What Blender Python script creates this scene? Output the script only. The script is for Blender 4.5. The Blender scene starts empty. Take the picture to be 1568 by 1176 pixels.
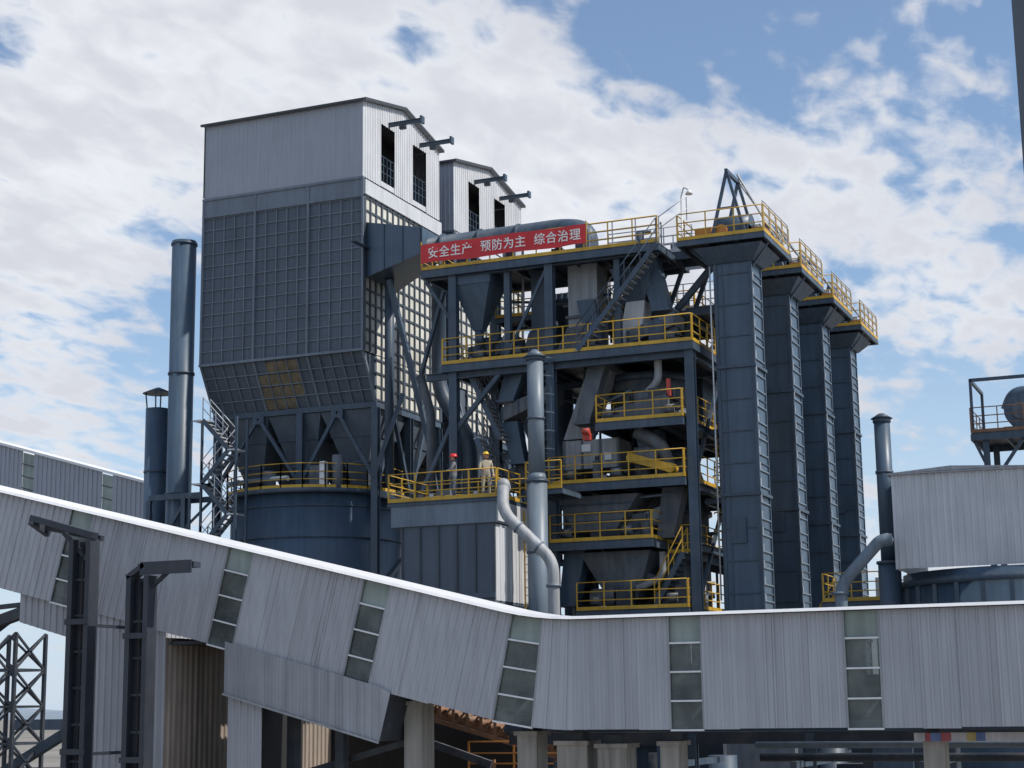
import bpy, math, random
from mathutils import Matrix, Vector
random.seed(7)
R=math.radians
scene=bpy.context.scene
scene.view_settings.view_transform='Standard'
scene.view_settings.look='None'; scene.view_settings.exposure=0; scene.view_settings.gamma=1

# ---------------------------------------------------------------- materials
MATS={}
def mat(name,col,rough=.55,metal=0.0,var=.25,streak=.25,dust=0.0,scale=1.0,bump=.0,dustcol=(.30,.27,.23)):
    if name in MATS: return MATS[name]
    m=bpy.data.materials.new(name); m.use_nodes=True
    nt=m.node_tree; N=nt.nodes; Lk=nt.links; bs=N['Principled BSDF']
    bs.inputs['Roughness'].default_value=rough; bs.inputs['Metallic'].default_value=metal
    g=N.new('ShaderNodeNewGeometry')
    n1=N.new('ShaderNodeTexNoise'); n1.inputs['Scale'].default_value=.7*scale; n1.inputs['Detail'].default_value=6
    Lk.new(g.outputs['Position'],n1.inputs['Vector'])
    mp=N.new('ShaderNodeMapping'); mp.inputs['Scale'].default_value=(5*scale,5*scale,.35*scale); Lk.new(g.outputs['Position'],mp.inputs['Vector'])
    n2=N.new('ShaderNodeTexNoise'); n2.inputs['Scale'].default_value=1; n2.inputs['Detail'].default_value=4; Lk.new(mp.outputs[0],n2.inputs['Vector'])
    r1=N.new('ShaderNodeMapRange'); r1.inputs[1].default_value=.3; r1.inputs[2].default_value=.7; r1.inputs[3].default_value=1-var; r1.inputs[4].default_value=1+var*.6
    Lk.new(n1.outputs[0],r1.inputs[0])
    r2=N.new('ShaderNodeMapRange'); r2.inputs[1].default_value=.35; r2.inputs[2].default_value=.7; r2.inputs[3].default_value=1+streak*.4; r2.inputs[4].default_value=1-streak
    Lk.new(n2.outputs[0],r2.inputs[0])
    mu=N.new('ShaderNodeMath'); mu.operation='MULTIPLY'; Lk.new(r1.outputs[0],mu.inputs[0]); Lk.new(r2.outputs[0],mu.inputs[1])
    vm=N.new('ShaderNodeVectorMath'); vm.operation='SCALE'; vm.inputs[0].default_value=col; Lk.new(mu.outputs[0],vm.inputs['Scale'])
    out=vm.outputs[0]
    if dust>0:
        sx=N.new('ShaderNodeSeparateXYZ'); Lk.new(g.outputs['Normal'],sx.inputs[0])
        a=N.new('ShaderNodeMapRange'); a.inputs[1].default_value=-.1; a.inputs[2].default_value=.9; a.inputs[3].default_value=.25; a.inputs[4].default_value=1; Lk.new(sx.outputs[2],a.inputs[0])
        n3=N.new('ShaderNodeTexNoise'); n3.inputs['Scale'].default_value=1.7; n3.inputs['Detail'].default_value=8; Lk.new(g.outputs['Position'],n3.inputs['Vector'])
        b=N.new('ShaderNodeMapRange'); b.inputs[1].default_value=.42; b.inputs[2].default_value=.62; b.inputs[4].default_value=dust; Lk.new(n3.outputs[0],b.inputs[0])
        c=N.new('ShaderNodeMath'); c.operation='MULTIPLY'; Lk.new(a.outputs[0],c.inputs[0]); Lk.new(b.outputs[0],c.inputs[1])
        mx=N.new('ShaderNodeMix'); mx.data_type='RGBA'; Lk.new(c.outputs[0],mx.inputs[0]); Lk.new(out,mx.inputs[6]); mx.inputs[7].default_value=(*dustcol,1)
        out=mx.outputs[2]
    Lk.new(out,bs.inputs['Base Color'])
    if bump>0:
        bp=N.new('ShaderNodeBump'); bp.inputs['Strength'].default_value=bump; bp.inputs['Distance'].default_value=.05; Lk.new(n1.outputs[0],bp.inputs['Height']); Lk.new(bp.outputs[0],bs.inputs['Normal'])
    MATS[name]=m; return m
NAVY=mat('navy_steel_paint',(.052,.082,.120),.5,0,.18,.25,.2)
NAVY2=mat('navy_steel_silo',(.062,.100,.146),.42,0,.12,.2,.05)
DARK=mat('dark_steel',(.032,.042,.058),.55,0,.3,.2,.3)
POST=mat('charcoal_steel',(.032,.038,.052),.5,0,.2,.2,.1)
FILT=mat('filter_grey_panel',(.095,.120,.152),.6,0,.10,.15,.0)
FRIB=mat('filter_rib',(.17,.20,.24),.6,0,.12,.15,.0)
FDARK=mat('filter_rib_dark',(.06,.075,.095),.55,0,.2,.2,.1)
CREAM=mat('filter_side_panel_sunlit',(.66,.64,.56),.6,0,.15,.2,.0)  # sunlit brightness of the side face put into the panel colour
TANPANEL=mat('tan_panel',(.20,.16,.10),.7,0,.3,.35,.0)
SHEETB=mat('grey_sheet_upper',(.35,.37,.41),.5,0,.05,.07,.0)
SHEET=mat('grey_corrugated_sheet',(.43,.435,.46),.5,0,.07,.12,.0,bump=.1)
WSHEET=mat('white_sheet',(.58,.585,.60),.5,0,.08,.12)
OLDSH=mat('weathered_sheet',(.36,.365,.385),.55,0,.12,.2)
WHITE=mat('white_trim',(.8,.8,.8),.4,0,.05,.05)
GALV=mat('galvanised_rail',(.55,.56,.57),.4,.2,.1,.1)
YEL=mat('yellow_rail_paint',(.62,.37,.035),.5,0,.25,.15)
ORG=mat('orange_machine_paint',(.65,.25,.04),.5,0,.3,.2,.3)
RUSTY=mat('rusty_frame',(.28,.14,.07),.7,0,.4,.3,.3)
DUSTY=mat('dusty_machine',(.12,.14,.165),.7,0,.3,.3,.65)
LGREY=mat('light_grey_duct',(.36,.375,.39),.55,0,.18,.25,.35)
PIPE=mat('pipe_grey_blue',(.16,.205,.25),.45,0,.15,.2,.15)
CONC=mat('concrete',(.36,.34,.31),.85,0,.2,.35,0,bump=.3)
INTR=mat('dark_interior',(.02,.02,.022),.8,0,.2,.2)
BROWN=mat('brown_wall_sheet',(.36,.30,.25),.6,0,.2,.3)
RED=mat('red_banner_cloth',(.66,.045,.05),.7,0,.12,.05)
REDP=mat('red_paint',(.5,.06,.04),.5,0,.2,.2,.4)
BANW=mat('banner_white',(.85,.83,.8),.7,0,.02,.02)
ROOFD=mat('dark_trim',(.05,.055,.06),.5,0,.2,.1)
def glass():
    m=bpy.data.materials.new('dusty_window_glass'); m.use_nodes=True; nt=m.node_tree; N=nt.nodes; Lk=nt.links; bs=N['Principled BSDF']
    g=N.new('ShaderNodeNewGeometry'); n=N.new('ShaderNodeTexNoise'); n.inputs['Scale'].default_value=1.6; n.inputs['Detail'].default_value=5; Lk.new(g.outputs['Position'],n.inputs['Vector'])
    cr=N.new('ShaderNodeValToRGB'); cr.color_ramp.elements[0].position=.35; cr.color_ramp.elements[0].color=(.11,.125,.12,1); cr.color_ramp.elements[1].position=.7; cr.color_ramp.elements[1].color=(.26,.29,.27,1)
    Lk.new(n.outputs[0],cr.inputs[0]); Lk.new(cr.outputs[0],bs.inputs['Base Color']); bs.inputs['Roughness'].default_value=.25; bs.inputs['Alpha'].default_value=.62
    return m
GLASS=glass()
PANE=mat('translucent_pane',(.29,.34,.31),.35,0,.3,.2)

# ---------------------------------------------------------------- mesh builder
class B:
    def __init__(s): s.v=[]; s.f=[]; s.mi=[]; s.ms=[]; s.sm=[]
    def m(s,mt):
        if mt not in s.ms: s.ms.append(mt)
        return s.ms.index(mt)
    def face(s,pts,mt,sm=False):
        i=len(s.v); s.v+= [tuple(p) for p in pts]; s.f.append(tuple(range(i,i+len(pts)))); s.mi.append(s.m(mt)); s.sm.append(sm)
    def hexa(s,c,mt):
        i=len(s.v); s.v+=[tuple(p) for p in c]; k=s.m(mt)
        for q in ((0,3,2,1),(4,5,6,7),(0,1,5,4),(1,2,6,5),(2,3,7,6),(3,0,4,7)):
            s.f.append(tuple(i+a for a in q)); s.mi.append(k); s.sm.append(False)
    def box(s,x0,x1,y0,y1,z0,z1,mt):
        s.hexa([(x0,y0,z0),(x1,y0,z0),(x1,y1,z0),(x0,y1,z0),(x0,y0,z1),(x1,y0,z1),(x1,y1,z1),(x0,y1,z1)],mt)
    def frus(s,b,z0,t,z1,mt):
        s.hexa([(b[0],b[2],z0),(b[1],b[2],z0),(b[1],b[3],z0),(b[0],b[3],z0),(t[0],t[2],z1),(t[1],t[2],z1),(t[1],t[3],z1),(t[0],t[3],z1)],mt)
    def beam(s,p,q,w,h,mt):
        p=Vector(p); q=Vector(q); d=(q-p).normalized()
        up=Vector((0,0,1)) if abs(d.z)<.95 else Vector((0,1,0))
        a=d.cross(up).normalized()*w/2; c=a.cross(d).normalized()*h/2
        s.hexa([p-a-c,p+a-c,q+a-c,q-a-c,p-a+c,p+a+c,q+a+c,q-a+c],mt)
    def ibeam(s,p,q,w,h,mt,t=.03):
        p=Vector(p); q=Vector(q); d=(q-p).normalized()
        up=Vector((0,0,1)) if abs(d.z)<.95 else Vector((0,1,0))
        a=d.cross(up).normalized(); c=a.cross(d).normalized()
        for off in (c*(h/2-t/2),-c*(h/2-t/2)):
            aa=a*w/2; cc=c*t/2; P=p+off; Q=q+off
            s.hexa([P-aa-cc,P+aa-cc,Q+aa-cc,Q-aa-cc,P-aa+cc,P+aa+cc,Q+aa+cc,Q-aa+cc],mt)
        aa=a*t/2; cc=c*(h/2-t)
        s.hexa([p-aa-cc,p+aa-cc,q+aa-cc,q-aa-cc,p-aa+cc,p+aa+cc,q+aa+cc,q-aa+cc],mt)
    def cyl(s,p,q,r0,r1,mt,n=20,caps=True,sm=True):
        p=Vector(p); q=Vector(q); d=(q-p).normalized()
        up=Vector((0,0,1)) if abs(d.z)<.95 else Vector((1,0,0))
        a=d.cross(up).normalized(); c=a.cross(d).normalized()
        i=len(s.v); k=s.m(mt)
        for P,r in ((p,r0),(q,r1)):
            for j in range(n):
                t=2*math.pi*j/n; s.v.append(tuple(P+a*math.cos(t)*r+c*math.sin(t)*r))
        for j in range(n):
            j2=(j+1)%n; s.f.append((i+j,i+j2,i+n+j2,i+n+j)); s.mi.append(k); s.sm.append(sm)
        if caps:
            s.f.append(tuple(i+j for j in reversed(range(n)))); s.mi.append(k); s.sm.append(False)
            s.f.append(tuple(i+n+j for j in range(n))); s.mi.append(k); s.sm.append(False)
    def tube(s,pts,r,mt,n=14,sub=5):
        pts=[Vector(p) for p in pts]; out=[pts[0]]
        for i in range(1,len(pts)-1):
            a,b,c=pts[i-1],pts[i],pts[i+1]; rr=min(r*2.2,(a-b).length*.45,(c-b).length*.45)
            p0=b+(a-b).normalized()*rr; p1=b+(c-b).normalized()*rr
            for k in range(sub+1):
                t=k/sub; out.append(p0*(1-t)**2+b*2*t*(1-t)+p1*t*t)
        out.append(pts[-1])
        k=s.m(mt); base=len(s.v); prev=None
        for i,P in enumerate(out):
            d=(out[min(i+1,len(out)-1)]-out[max(i-1,0)]).normalized()
            if prev is None:
                up=Vector((0,0,1)) if abs(d.z)<.9 else Vector((1,0,0)); a=d.cross(up).normalized()
            else: a=(prev-d*prev.dot(d)).normalized()
            prev=a; c=a.cross(d)
            for j in range(n):
                t=2*math.pi*j/n; s.v.append(tuple(P+a*math.cos(t)*r+c*math.sin(t)*r))
        for i in range(len(out)-1):
            for j in range(n):
                j2=(j+1)%n; s.f.append((base+i*n+j,base+i*n+j2,base+(i+1)*n+j2,base+(i+1)*n+j)); s.mi.append(k); s.sm.append(True)
        s.f.append(tuple(base+j for j in range(n))); s.mi.append(k); s.sm.append(False)
        e=base+(len(out)-1)*n; s.f.append(tuple(e+j for j in range(n))); s.mi.append(k); s.sm.append(False)
    def ball(s,c,r,mt,n=12,sz=1):
        c=Vector(c); k=s.m(mt); base=len(s.v); h=n//2
        for i in range(h+1):
            ph=math.pi*i/h
            for j in range(n):
                t=2*math.pi*j/n; s.v.append((c.x+r*math.sin(ph)*math.cos(t),c.y+r*math.sin(ph)*math.sin(t),c.z+r*sz*math.cos(ph)))
        for i in range(h):
            for j in range(n):
                j2=(j+1)%n; s.f.append((base+i*n+j,base+(i+1)*n+j,base+(i+1)*n+j2,base+i*n+j2)); s.mi.append(k); s.sm.append(True)
    def corr(s,a,b,zb,zt0,zt1,mt,n=None,pitch=.22,dep=.035,zb1=None):
        a=Vector((a[0],a[1],0)); b=Vector((b[0],b[1],0)); L=(b-a).length; d=(b-a)/L
        nn=Vector((d.y,-d.x,0)) if n is None else Vector((n[0],n[1],0))
        if zb1 is None: zb1=zb
        prof=[(0,0),(.62,0),(.70,1),(.92,1),(1,0)]
        S=[]
        N=max(1,round(L/pitch)); p=L/N
        for i in range(N):
            for (u,h) in prof[:-1]: S.append(((i+u)*p,h))
        S.append((L,0))
        for i in range(len(S)-1):
            P=[]
            for (t,h) in (S[i],S[i+1]):
                q=a+d*t+nn*h*dep; f=t/L
                P.append((q.x,q.y,zb+(zb1-zb)*f,zt0+(zt1-zt0)*f))
            s.face([(P[0][0],P[0][1],P[0][2]),(P[1][0],P[1][1],P[1][2]),(P[1][0],P[1][1],P[1][3]),(P[0][0],P[0][1],P[0][3])],mt)
    def rail(s,pts,z,mt,h=1.1,sp=1.1,toe=True,r=.024,tm=None):
        for i in range(len(pts)-1):
            a=Vector((pts[i][0],pts[i][1],z)); b=Vector((pts[i+1][0],pts[i+1][1],z)) 
            L=(b-a).length
            if L<.05: continue
            n=max(1,round(L/sp))
            for k in range(n+1):
                p=a.lerp(b,k/n); s.beam(p,p+Vector((0,0,h)),.045,.045,mt)
            for hh in (h,h*.66,h*.35):
                s.cyl(a+Vector((0,0,hh)),b+Vector((0,0,hh)),r,r,mt,6)
            if toe: s.beam(a+Vector((0,0,.07)),b+Vector((0,0,.07)),.02,.14,tm or mt)
    def slrail(s,a,b,mt,h=1.0,sp=1.0):
        a=Vector(a); b=Vector(b); n=max(1,round((b-a).length/sp))
        for k in range(n+1):
            p=a.lerp(b,k/n); s.beam(p,p+Vector((0,0,h)),.04,.04,mt)
        for hh in (h,h*.5): s.cyl(a+Vector((0,0,hh)),b+Vector((0,0,hh)),.022,.022,mt,6)
    def stair(s,a,b,w,mt,rm,wd=(0,1,0),rails=True,sm=None):
        a=Vector(a); b=Vector(b); wv=Vector(wd)*w/2
        for sg in (-1,1):
            s.beam(a+wv*sg,b+wv*sg,.05,.2,sm or mt)
            if rails: s.slrail(a+wv*sg+Vector((0,0,.05)),b+wv*sg+Vector((0,0,.05)),rm)
        n=max(2,int(abs(b.z-a.z)/.2)); dh=(b-a); dh.z=0; dh.normalize()
        for k in range(n+1):
            p=a.lerp(b,k/n)
            q=[p-wv-dh*.13,p+wv-dh*.13,p+wv+dh*.13,p-wv+dh*.13]
            s.hexa([v-Vector((0,0,.02)) for v in q]+[v+Vector((0,0,.02)) for v in q],mt)
    def deck(s,x0,x1,y0,y1,z,rm=None,sides='FRLB',bh=.28,em=None,dm=None):
        rm=rm or YEL; em=em or NAVY
        s.box(x0+.03,x1-.03,y0+.03,y1-.03,z-.06,z,dm or DARK)
        for (p,q) in (((x0,y0+.05),(x1,y0+.05)),((x1-.05,y0+.1),(x1-.05,y1-.1)),((x0+.05,y0+.1),(x0+.05,y1-.1)),((x0,y1-.05),(x1,y1-.05))):
            s.beam((p[0],p[1],z-.065-bh/2),(q[0],q[1],z-.065-bh/2),.1,bh,em)
        n=int((x1-x0)/1.5)
        for i in range(1,n+1):
            x=x0+(x1-x0)*i/(n+1); s.beam((x,y0+.12,z-.17),(x,y1-.12,z-.17),.08,.2,em)
        e=.06
        if 'F' in sides: s.rail([(x0+e,y0+e-.03),(x1-e,y0+e-.03)],z,rm)
        if 'R' in sides: s.rail([(x1-e+.03,y0+e),(x1-e+.03,y1-e)],z,rm)
        if 'L' in sides: s.rail([(x0+e-.03,y0+e),(x0+e-.03,y1-e)],z,rm)
        if 'B' in sides: s.rail([(x0+e,y1-e),(x1-e,y1-e)],z,rm)
    def lattice(s,base,top,w,n,mt,t=.07):
        base=Vector(base); top=Vector(top)
        cs=[(-1,-1),(1,-1),(1,1),(-1,1)]
        def pt(k,c,ww): 
            p=base.lerp(top,k/n); return p+Vector((c[0]*ww/2,c[1]*ww/2,0))
        w0,w1=w
        for k in range(n):
            wa=w0+(w1-w0)*k/n; wb=w0+(w1-w0)*(k+1)/n
            for i in range(4):
                c=cs[i]; c2=cs[(i+1)%4]
                s.beam(pt(k,c,wa),pt(k+1,c,wb),t,t,mt)
                s.beam(pt(k,c,wa),pt(k,c2,wa),t*.7,t*.7,mt)
                s.beam(pt(k,c,wa),pt(k+1,c2,wb),t*.6,t*.6,mt)
                s.beam(pt(k,c2,wa),pt(k+1,c,wb),t*.6,t*.6,mt)
    def ladder(s,x,y,z0,z1,mt,cage=True):
        for sg in (-.22,.22): s.beam((x+sg,y,z0),(x+sg,y,z1),.05,.05,mt)
        z=z0
        while z<z1: s.beam((x-.22,y,z),(x+.22,y,z),.03,.03,mt); z+=.3
        if cage:
            z=z0+.6
            while z<z1+.3:
                P=[(x+.36*math.cos(a),y-.42*math.sin(a),z) for a in [math.pi*i/6 for i in range(7)]]
                for i in range(6): s.beam(P[i],P[i+1],.03,.05,mt)
                z+=.75

def mesh_from(b,name,org):
    me=bpy.data.meshes.new(name); me.from_pydata([(v[0]-org[0],v[1]-org[1],v[2]-org[2]) for v in b.v],[],b.f)
    for m in b.ms: me.materials.append(m)
    me.polygons.foreach_set('material_index',b.mi); me.polygons.foreach_set('use_smooth',b.sm); me.update()
    return me
class Obj:
    def __init__(s,name): s.name=name; s.parts={}; s.extra=[]
    def p(s,n='body'):
        if n not in s.parts: s.parts[n]=B()
        return s.parts[n]
    def done(s):
        vs=[v for b in s.parts.values() for v in b.v]
        org=((min(v[0] for v in vs)+max(v[0] for v in vs))/2,(min(v[1] for v in vs)+max(v[1] for v in vs))/2,min(v[2] for v in vs))
        C=scene.collection
        if len(s.parts)==1 and not s.extra:
            b=list(s.parts.values())[0]; o=bpy.data.objects.new(s.name,mesh_from(b,s.name,org)); C.objects.link(o); o.location=org; return o
        e=bpy.data.objects.new(s.name,None); C.objects.link(e); e.location=org; e.empty_display_size=.5
        for n,b in s.parts.items():
            if not b.f: continue
            o=bpy.data.objects.new(n,mesh_from(b,s.name+'_'+n,org)); C.objects.link(o); o.parent=e
        for o in s.extra:
            o.parent=e; o.location=Vector(o.location)-Vector(org)
        return e

# ---------------------------------------------------------------- ground & far
o=Obj('ground'); g=o.p(); g.face([(-3000,-500,0),(3000,-500,0),(3000,5000,0),(-3000,5000,0)],mat('dusty_ground',(.24,.22,.19),.9,0,.3,0,scale=.05)); o.done()
o=Obj('hills'); g=o.p(); HM=mat('hazy_hill',(.24,.29,.34),.9,0,.15,0,scale=.01)
xs=[-2200+i*60 for i in range(60)]
def hh(x): return 26+16*math.sin(x*.004)+9*math.sin(x*.013+1)+5*math.sin(x*.031)
for i in range(len(xs)-1):
    a,b=xs[i],xs[i+1]
    g.face([(a,2000,0),(b,2000,0),(b,2150,hh(b)),(a,2150,hh(a))],HM,True); g.face([(a,2150,hh(a)),(b,2150,hh(b)),(b,2500,0),(a,2500,0)],HM,True)
o.done()

# ---------------------------------------------------------------- conveyor gallery (foreground)
def gallery_profile():
    pts=[]; x,z=2.0,10.07; step=.02; s=0; L=46
    while s<L:
        if x>-14.1: al=0
        elif x<-16.1: al=R(14.1)
        else: al=R(14.1)*( (-14.1-x)/2.0 )
        pts.append((x,z,al)); x-=step*math.cos(al); z+=step*math.sin(al); s+=step
    return pts
GP=gallery_profile()
def gp(s): 
    i=max(0,min(len(GP)-1,int(s/.02))); return GP[i]
def s_at(x):
    for i,p in enumerate(GP):
        if p[0]<=x: return i*.02
    return len(GP)*.02
H=2.58
def gT(s,off=0,y=37.2):
    x,z,al=gp(s); return Vector((x-math.sin(al)*off,y,z-math.cos(al)*off))
o=Obj('conveyor_gallery'); w=o.p('corrugated_wall'); tr=o.p('roof'); wi=o.p('windows'); fr=o.p('frame')
smax=s_at(-37)
wins=[-3.6,-7.6,-11.6,-15.45,-19.4,-23.3,-28.3,-32.2]
wr=[(s_at(x)-.38,s_at(x)+.40) for x in wins]
def seg(s0,s1,o0,o1,mt,b,y=37.2,pitch=.2,dep=.03):
    N=max(1,round((s1-s0)/pitch)); p=(s1-s0)/N; S=[]
    for i in range(N):
        for (u,h) in ((0,0),(.66,0),(.74,1),(.92,1)): S.append((s0+(i+u)*p,h))
    S.append((s1,0))
    for i in range(len(S)-1):
        a,ha=S[i]; c,hc=S[i+1]
        A=gT(a,o0,y-ha*dep); Bq=gT(a,o1,y-ha*dep); Cc=gT(c,o0,y-hc*dep); D=gT(c,o1,y-hc*dep)
        b.face([A,Bq,D,Cc],mt)
cur=0.0; jit=random.Random(3)
shades=[mat('grey_corrugated_sheet_%d'%i,(.455*k,.458*k,.485*k),.5,0,.06,.12,.0,bump=.08) for i,k in enumerate((1,.96,1.04,.92))]
for (a,b_) in wr+[(smax,smax)]:
    if a>smax: a=smax
    s0=cur
    n=max(1,round((a-s0)/.8))
    for i in range(n):
        u0=s0+(a-s0)*i/n; u1=s0+(a-s0)*(i+1)/n
        ex=jit.choice([0,0,0,.03,.015])
        seg(u0,u1,.02,H+ex,shades[jit.choice([0,0,0,1,2,1,3])],w,37.2-jit.choice([0,.004,.012]))
        if jit.random()<.4: fr.beam(gT(u0,.02,37.165),gT(u0,H,37.165),.012,.014,OLDSH)
    cur=b_
for (a,b_) in wr:
    if b_>smax: continue
    for k in range(4):
        o0=.04+k*H/4; o1=.04+(k+1)*H/4-.03
        wi.face([gT(a+.02,o0,37.24),gT(a+.02,o1,37.24),gT(b_-.02,o1,37.24),gT(b_-.02,o0,37.24)],PANE if k==0 else GLASS)
        wi.beam(gT(a,o1+.02,37.2),gT(b_,o1+.02,37.2),.05,.04,WHITE)
    for q in (a,b_): wi.beam(gT(q,0.02,37.19),gT(q,H,37.19),.05,.04,LGREY)
    wi.beam(gT((a+b_)/2,.05,37.26),gT((a+b_)/2,H,37.26),.02,.03,DARK)
s=0
yb=39.9
while s<smax-.4:
    s1=min(s+.4,smax); sm_=(s+s1)/2
    inw=any(a-.2<sm_<b_+.2 for a,b_ in wr)
    if not inw: w.face([gT(s,.02,yb),gT(s,H,yb),gT(s1,H,yb),gT(s1,.02,yb)],SHEET)
    else:
        w.face([gT(s,H*.75,yb),gT(s,H,yb),gT(s1,H,yb),gT(s1,H*.75,yb)],SHEET); wi.face([gT(s,.02,yb),gT(s,H*.75,yb),gT(s1,H*.75,yb),gT(s1,.02,yb)],GLASS)
    fr.face([gT(s,H-.02,37.26),gT(s1,H-.02,37.26),gT(s1,H-.02,yb-.02),gT(s,H-.02,yb-.02)],DARK)
    ym=(37.2+yb)/2
    tr.face([gT(s,.0,37.05),gT(s1,.0,37.05),gT(s1,-.05,ym),gT(s,-.05,ym)],WHITE); tr.face([gT(s,-.05,ym),gT(s1,-.05,ym),gT(s1,.05,yb+.2),gT(s,.05,yb+.2)],WHITE)
    tr.face([gT(s,.0,37.05),gT(s1,.0,37.05),gT(s1,.07,37.0),gT(s,.07,37.0)],WHITE)
    tr.face([gT(s,.07,37.0),gT(s1,.07,37.0),gT(s1,.085,37.16),gT(s,.085,37.16)],DARK)
    fr.beam(gT(s,H-.1,37.32),gT(s1+.01,H-.1,37.32),.1,.16,NAVY)
    s=s1
s=.0
while s<smax-2:
    fr.beam(gT(s,.1,37.45),gT(s,H-.05,37.45),.1,.1,DARK); fr.beam(gT(s,.15,37.45),gT(s+1.95,H-.15,37.45),.08,.08,LGREY)
    fr.beam(gT(s,.1,yb-.15),gT(s,H-.05,yb-.15),.1,.1,DARK); s+=1.95
for (a,b_) in ((0,s_at(-15)),(s_at(-15),smax)):
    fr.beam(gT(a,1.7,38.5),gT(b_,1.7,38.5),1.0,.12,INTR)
    fr.beam(gT(a,1.85,38.0),gT(b_,1.85,38.0),.08,.16,NAVY)
o.done()

o=Obj('lower_conveyor_gallery'); b=o.p('wall')
b.corr((-23.75,37.12),(-19.35,37.12),8.46,9.75,8.55,OLDSH,n=(0,-1),pitch=.2,zb1=7.25)
b.corr((-23.75,39.6),(-19.35,39.6),8.46,9.75,8.55,OLDSH,n=(0,1),pitch=.2,zb1=7.25)
b.face([(-23.75,37.13,8.47),(-19.35,37.13,7.26),(-19.35,39.6,7.26),(-23.75,39.6,8.47)],DARK)
b.face([(-19.35,37.12,7.25),(-19.35,39.6,7.25),(-19.05,39.6,8.4),(-19.05,37.12,8.4)],DARK)
b.face([(-19.35,37.12,7.25),(-19.05,37.12,8.4),(-19.35,37.12,8.55)],OLDSH)
o.p('trim').beam((-23.75,37.05,8.44),(-19.33,37.05,7.22),.04,.05,LGREY)
o.done()

# ---------------------------------------------------------------- transfer tower under gallery (left)
o=Obj('transfer_tower'); b=o.p('walls')
b.corr((-27.9,37.3),(-25.65,37.3),0,10.6,10.1,SHEET,n=(0,-1),pitch=.21)
b.corr((-30.4,37.34),(-27.9,37.34),10.45,11.6,11.3,OLDSH,n=(0,-1),pitch=.21,zb1=9.75)
b.corr((-25.65,37.3),(-25.65,46),0,9.9,9.9,BROWN,n=(1,0),pitch=.24,dep=.05)
b.corr((-23.75,37.32),(-22.75,37.32),0,8.5,8.2,SHEET,n=(0,-1),pitch=.21)
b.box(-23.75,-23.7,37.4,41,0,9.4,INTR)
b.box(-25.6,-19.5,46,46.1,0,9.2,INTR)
b.corr((-27.9,37.3),(-27.9,45.9),0,10.6,10.6,SHEET,n=(-1,0),pitch=.21)
b.box(-25.6,-23.75,37.4,45.9,9.72,9.8,DARK)
wn=o.p('window'); 
for k in range(3): wn.box(-23.72,-23.3,37.25,37.29,8.62+k*.36,8.95+k*.36,GLASS); wn.box(-23.74,-23.28,37.22,37.27,8.57+k*.36,8.61+k*.36,WHITE)
st=o.p('steel_frame')
for x in (-22.6,-21.2): st.box(x-.12,x+.12,38.5,38.8,0,8.2,DARK)
st.beam((-22.6,39,6.4),(-19.5,39,7.2),.15,.15,DARK)
o.done()

for (x,wd,zt) in ((-18.98,.24,8.1),(-15.95,.25,7.35),(-14.8,.38,7.12),(-13.8,.36,7.05),(-12.4,.22,7.1),(-6.4,.22,7.2)):
    o=Obj('concrete_pillar'); b=o.p(); b.box(x-wd,x+wd,38.2,38.9,0,zt,CONC); b.box(x-wd-.05,x+wd+.05,38.1,39.0,zt,zt+.1,CONC); b.box(x-wd*.6,x+wd*.6,38.3,38.8,zt+.1,zt+.3,DARK); o.done()

# ---------------------------------------------------------------- cable masts
o=Obj('cable_tray_mast'); b=o.p()
for (x0,x1) in ((-27.28,-27.14),(-26.76,-26.62)): b.box(x0,x1,35.3,35.7,0,12.35,POST)
b.box(-27.14,-26.76,35.55,35.62,0,12.3,POST)
for z in [i*.9+.5 for i in range(13)]: b.box(-27.14,-26.76,35.45,35.55,z,z+.06,DARK)
b.beam((-26.55,35.4,12.42),(-28.55,35.4,12.98),.22,.16,POST); b.beam((-26.6,35.75,12.38),(-28.5,35.75,12.78),.14,.14,POST)
for t in (.05,.35,.65,.95): b.beam(Vector((-26.6,35.35,12.42)).lerp(Vector((-28.5,35.35,12.95)),t),Vector((-26.6,35.85,12.34)).lerp(Vector((-28.5,35.85,12.76)),t),.06,.06,POST)
b.beam((-28.5,35.3,12.9),(-28.4,35.9,12.62),.16,.2,POST)
b.beam((-26.8,35.5,11.8),(-27.6,35.5,12.55),.1,.1,POST)
for z in (3.5,7,10.2): b.box(-27.32,-26.58,35.27,35.3,z,z+.14,POST); b.beam((-26.95,35.7,z),(-26.95,37.25,z),.08,.08,POST)
b.cyl((-26.95,35.5,0),(-26.95,35.5,12.2),.06,.06,INTR,8)
o.done()
o=Obj('cable_tray_mast'); b=o.p()
for (x0,x1) in ((-25.5,-25.36),(-24.98,-24.84)): b.box(x0,x1,35.3,35.7,0,11.35,POST)
b.box(-25.36,-24.98,35.55,35.62,0,11.3,POST)
for z in [i*.9+.3 for i in range(12)]: b.box(-25.36,-24.98,35.45,35.55,z,z+.06,DARK)
b.beam((-25.5,35.5,11.32),(-25.0,35.5,11.62),.4,.12,POST)
b.box(-25.2,-23.55,35.35,35.65,11.5,11.64,POST); b.box(-25.1,-23.6,35.3,35.345,11.36,11.68,POST)
b.beam((-24.95,35.5,11.0),(-24.4,35.5,11.42),.1,.08,POST)
for z in (3.5,6.8,9.8): b.box(-25.54,-24.8,35.27,35.3,z,z+.14,POST)
b.cyl((-25.17,35.5,0),(-25.17,35.5,11.2),.06,.06,INTR,8)
o.done()
o=Obj('lattice_steel_tower'); b=o.p(); b.lattice((-37.3,45.5,0),(-37.3,45.5,10.6),(1.5,1.5),9,DARK,.11)
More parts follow.
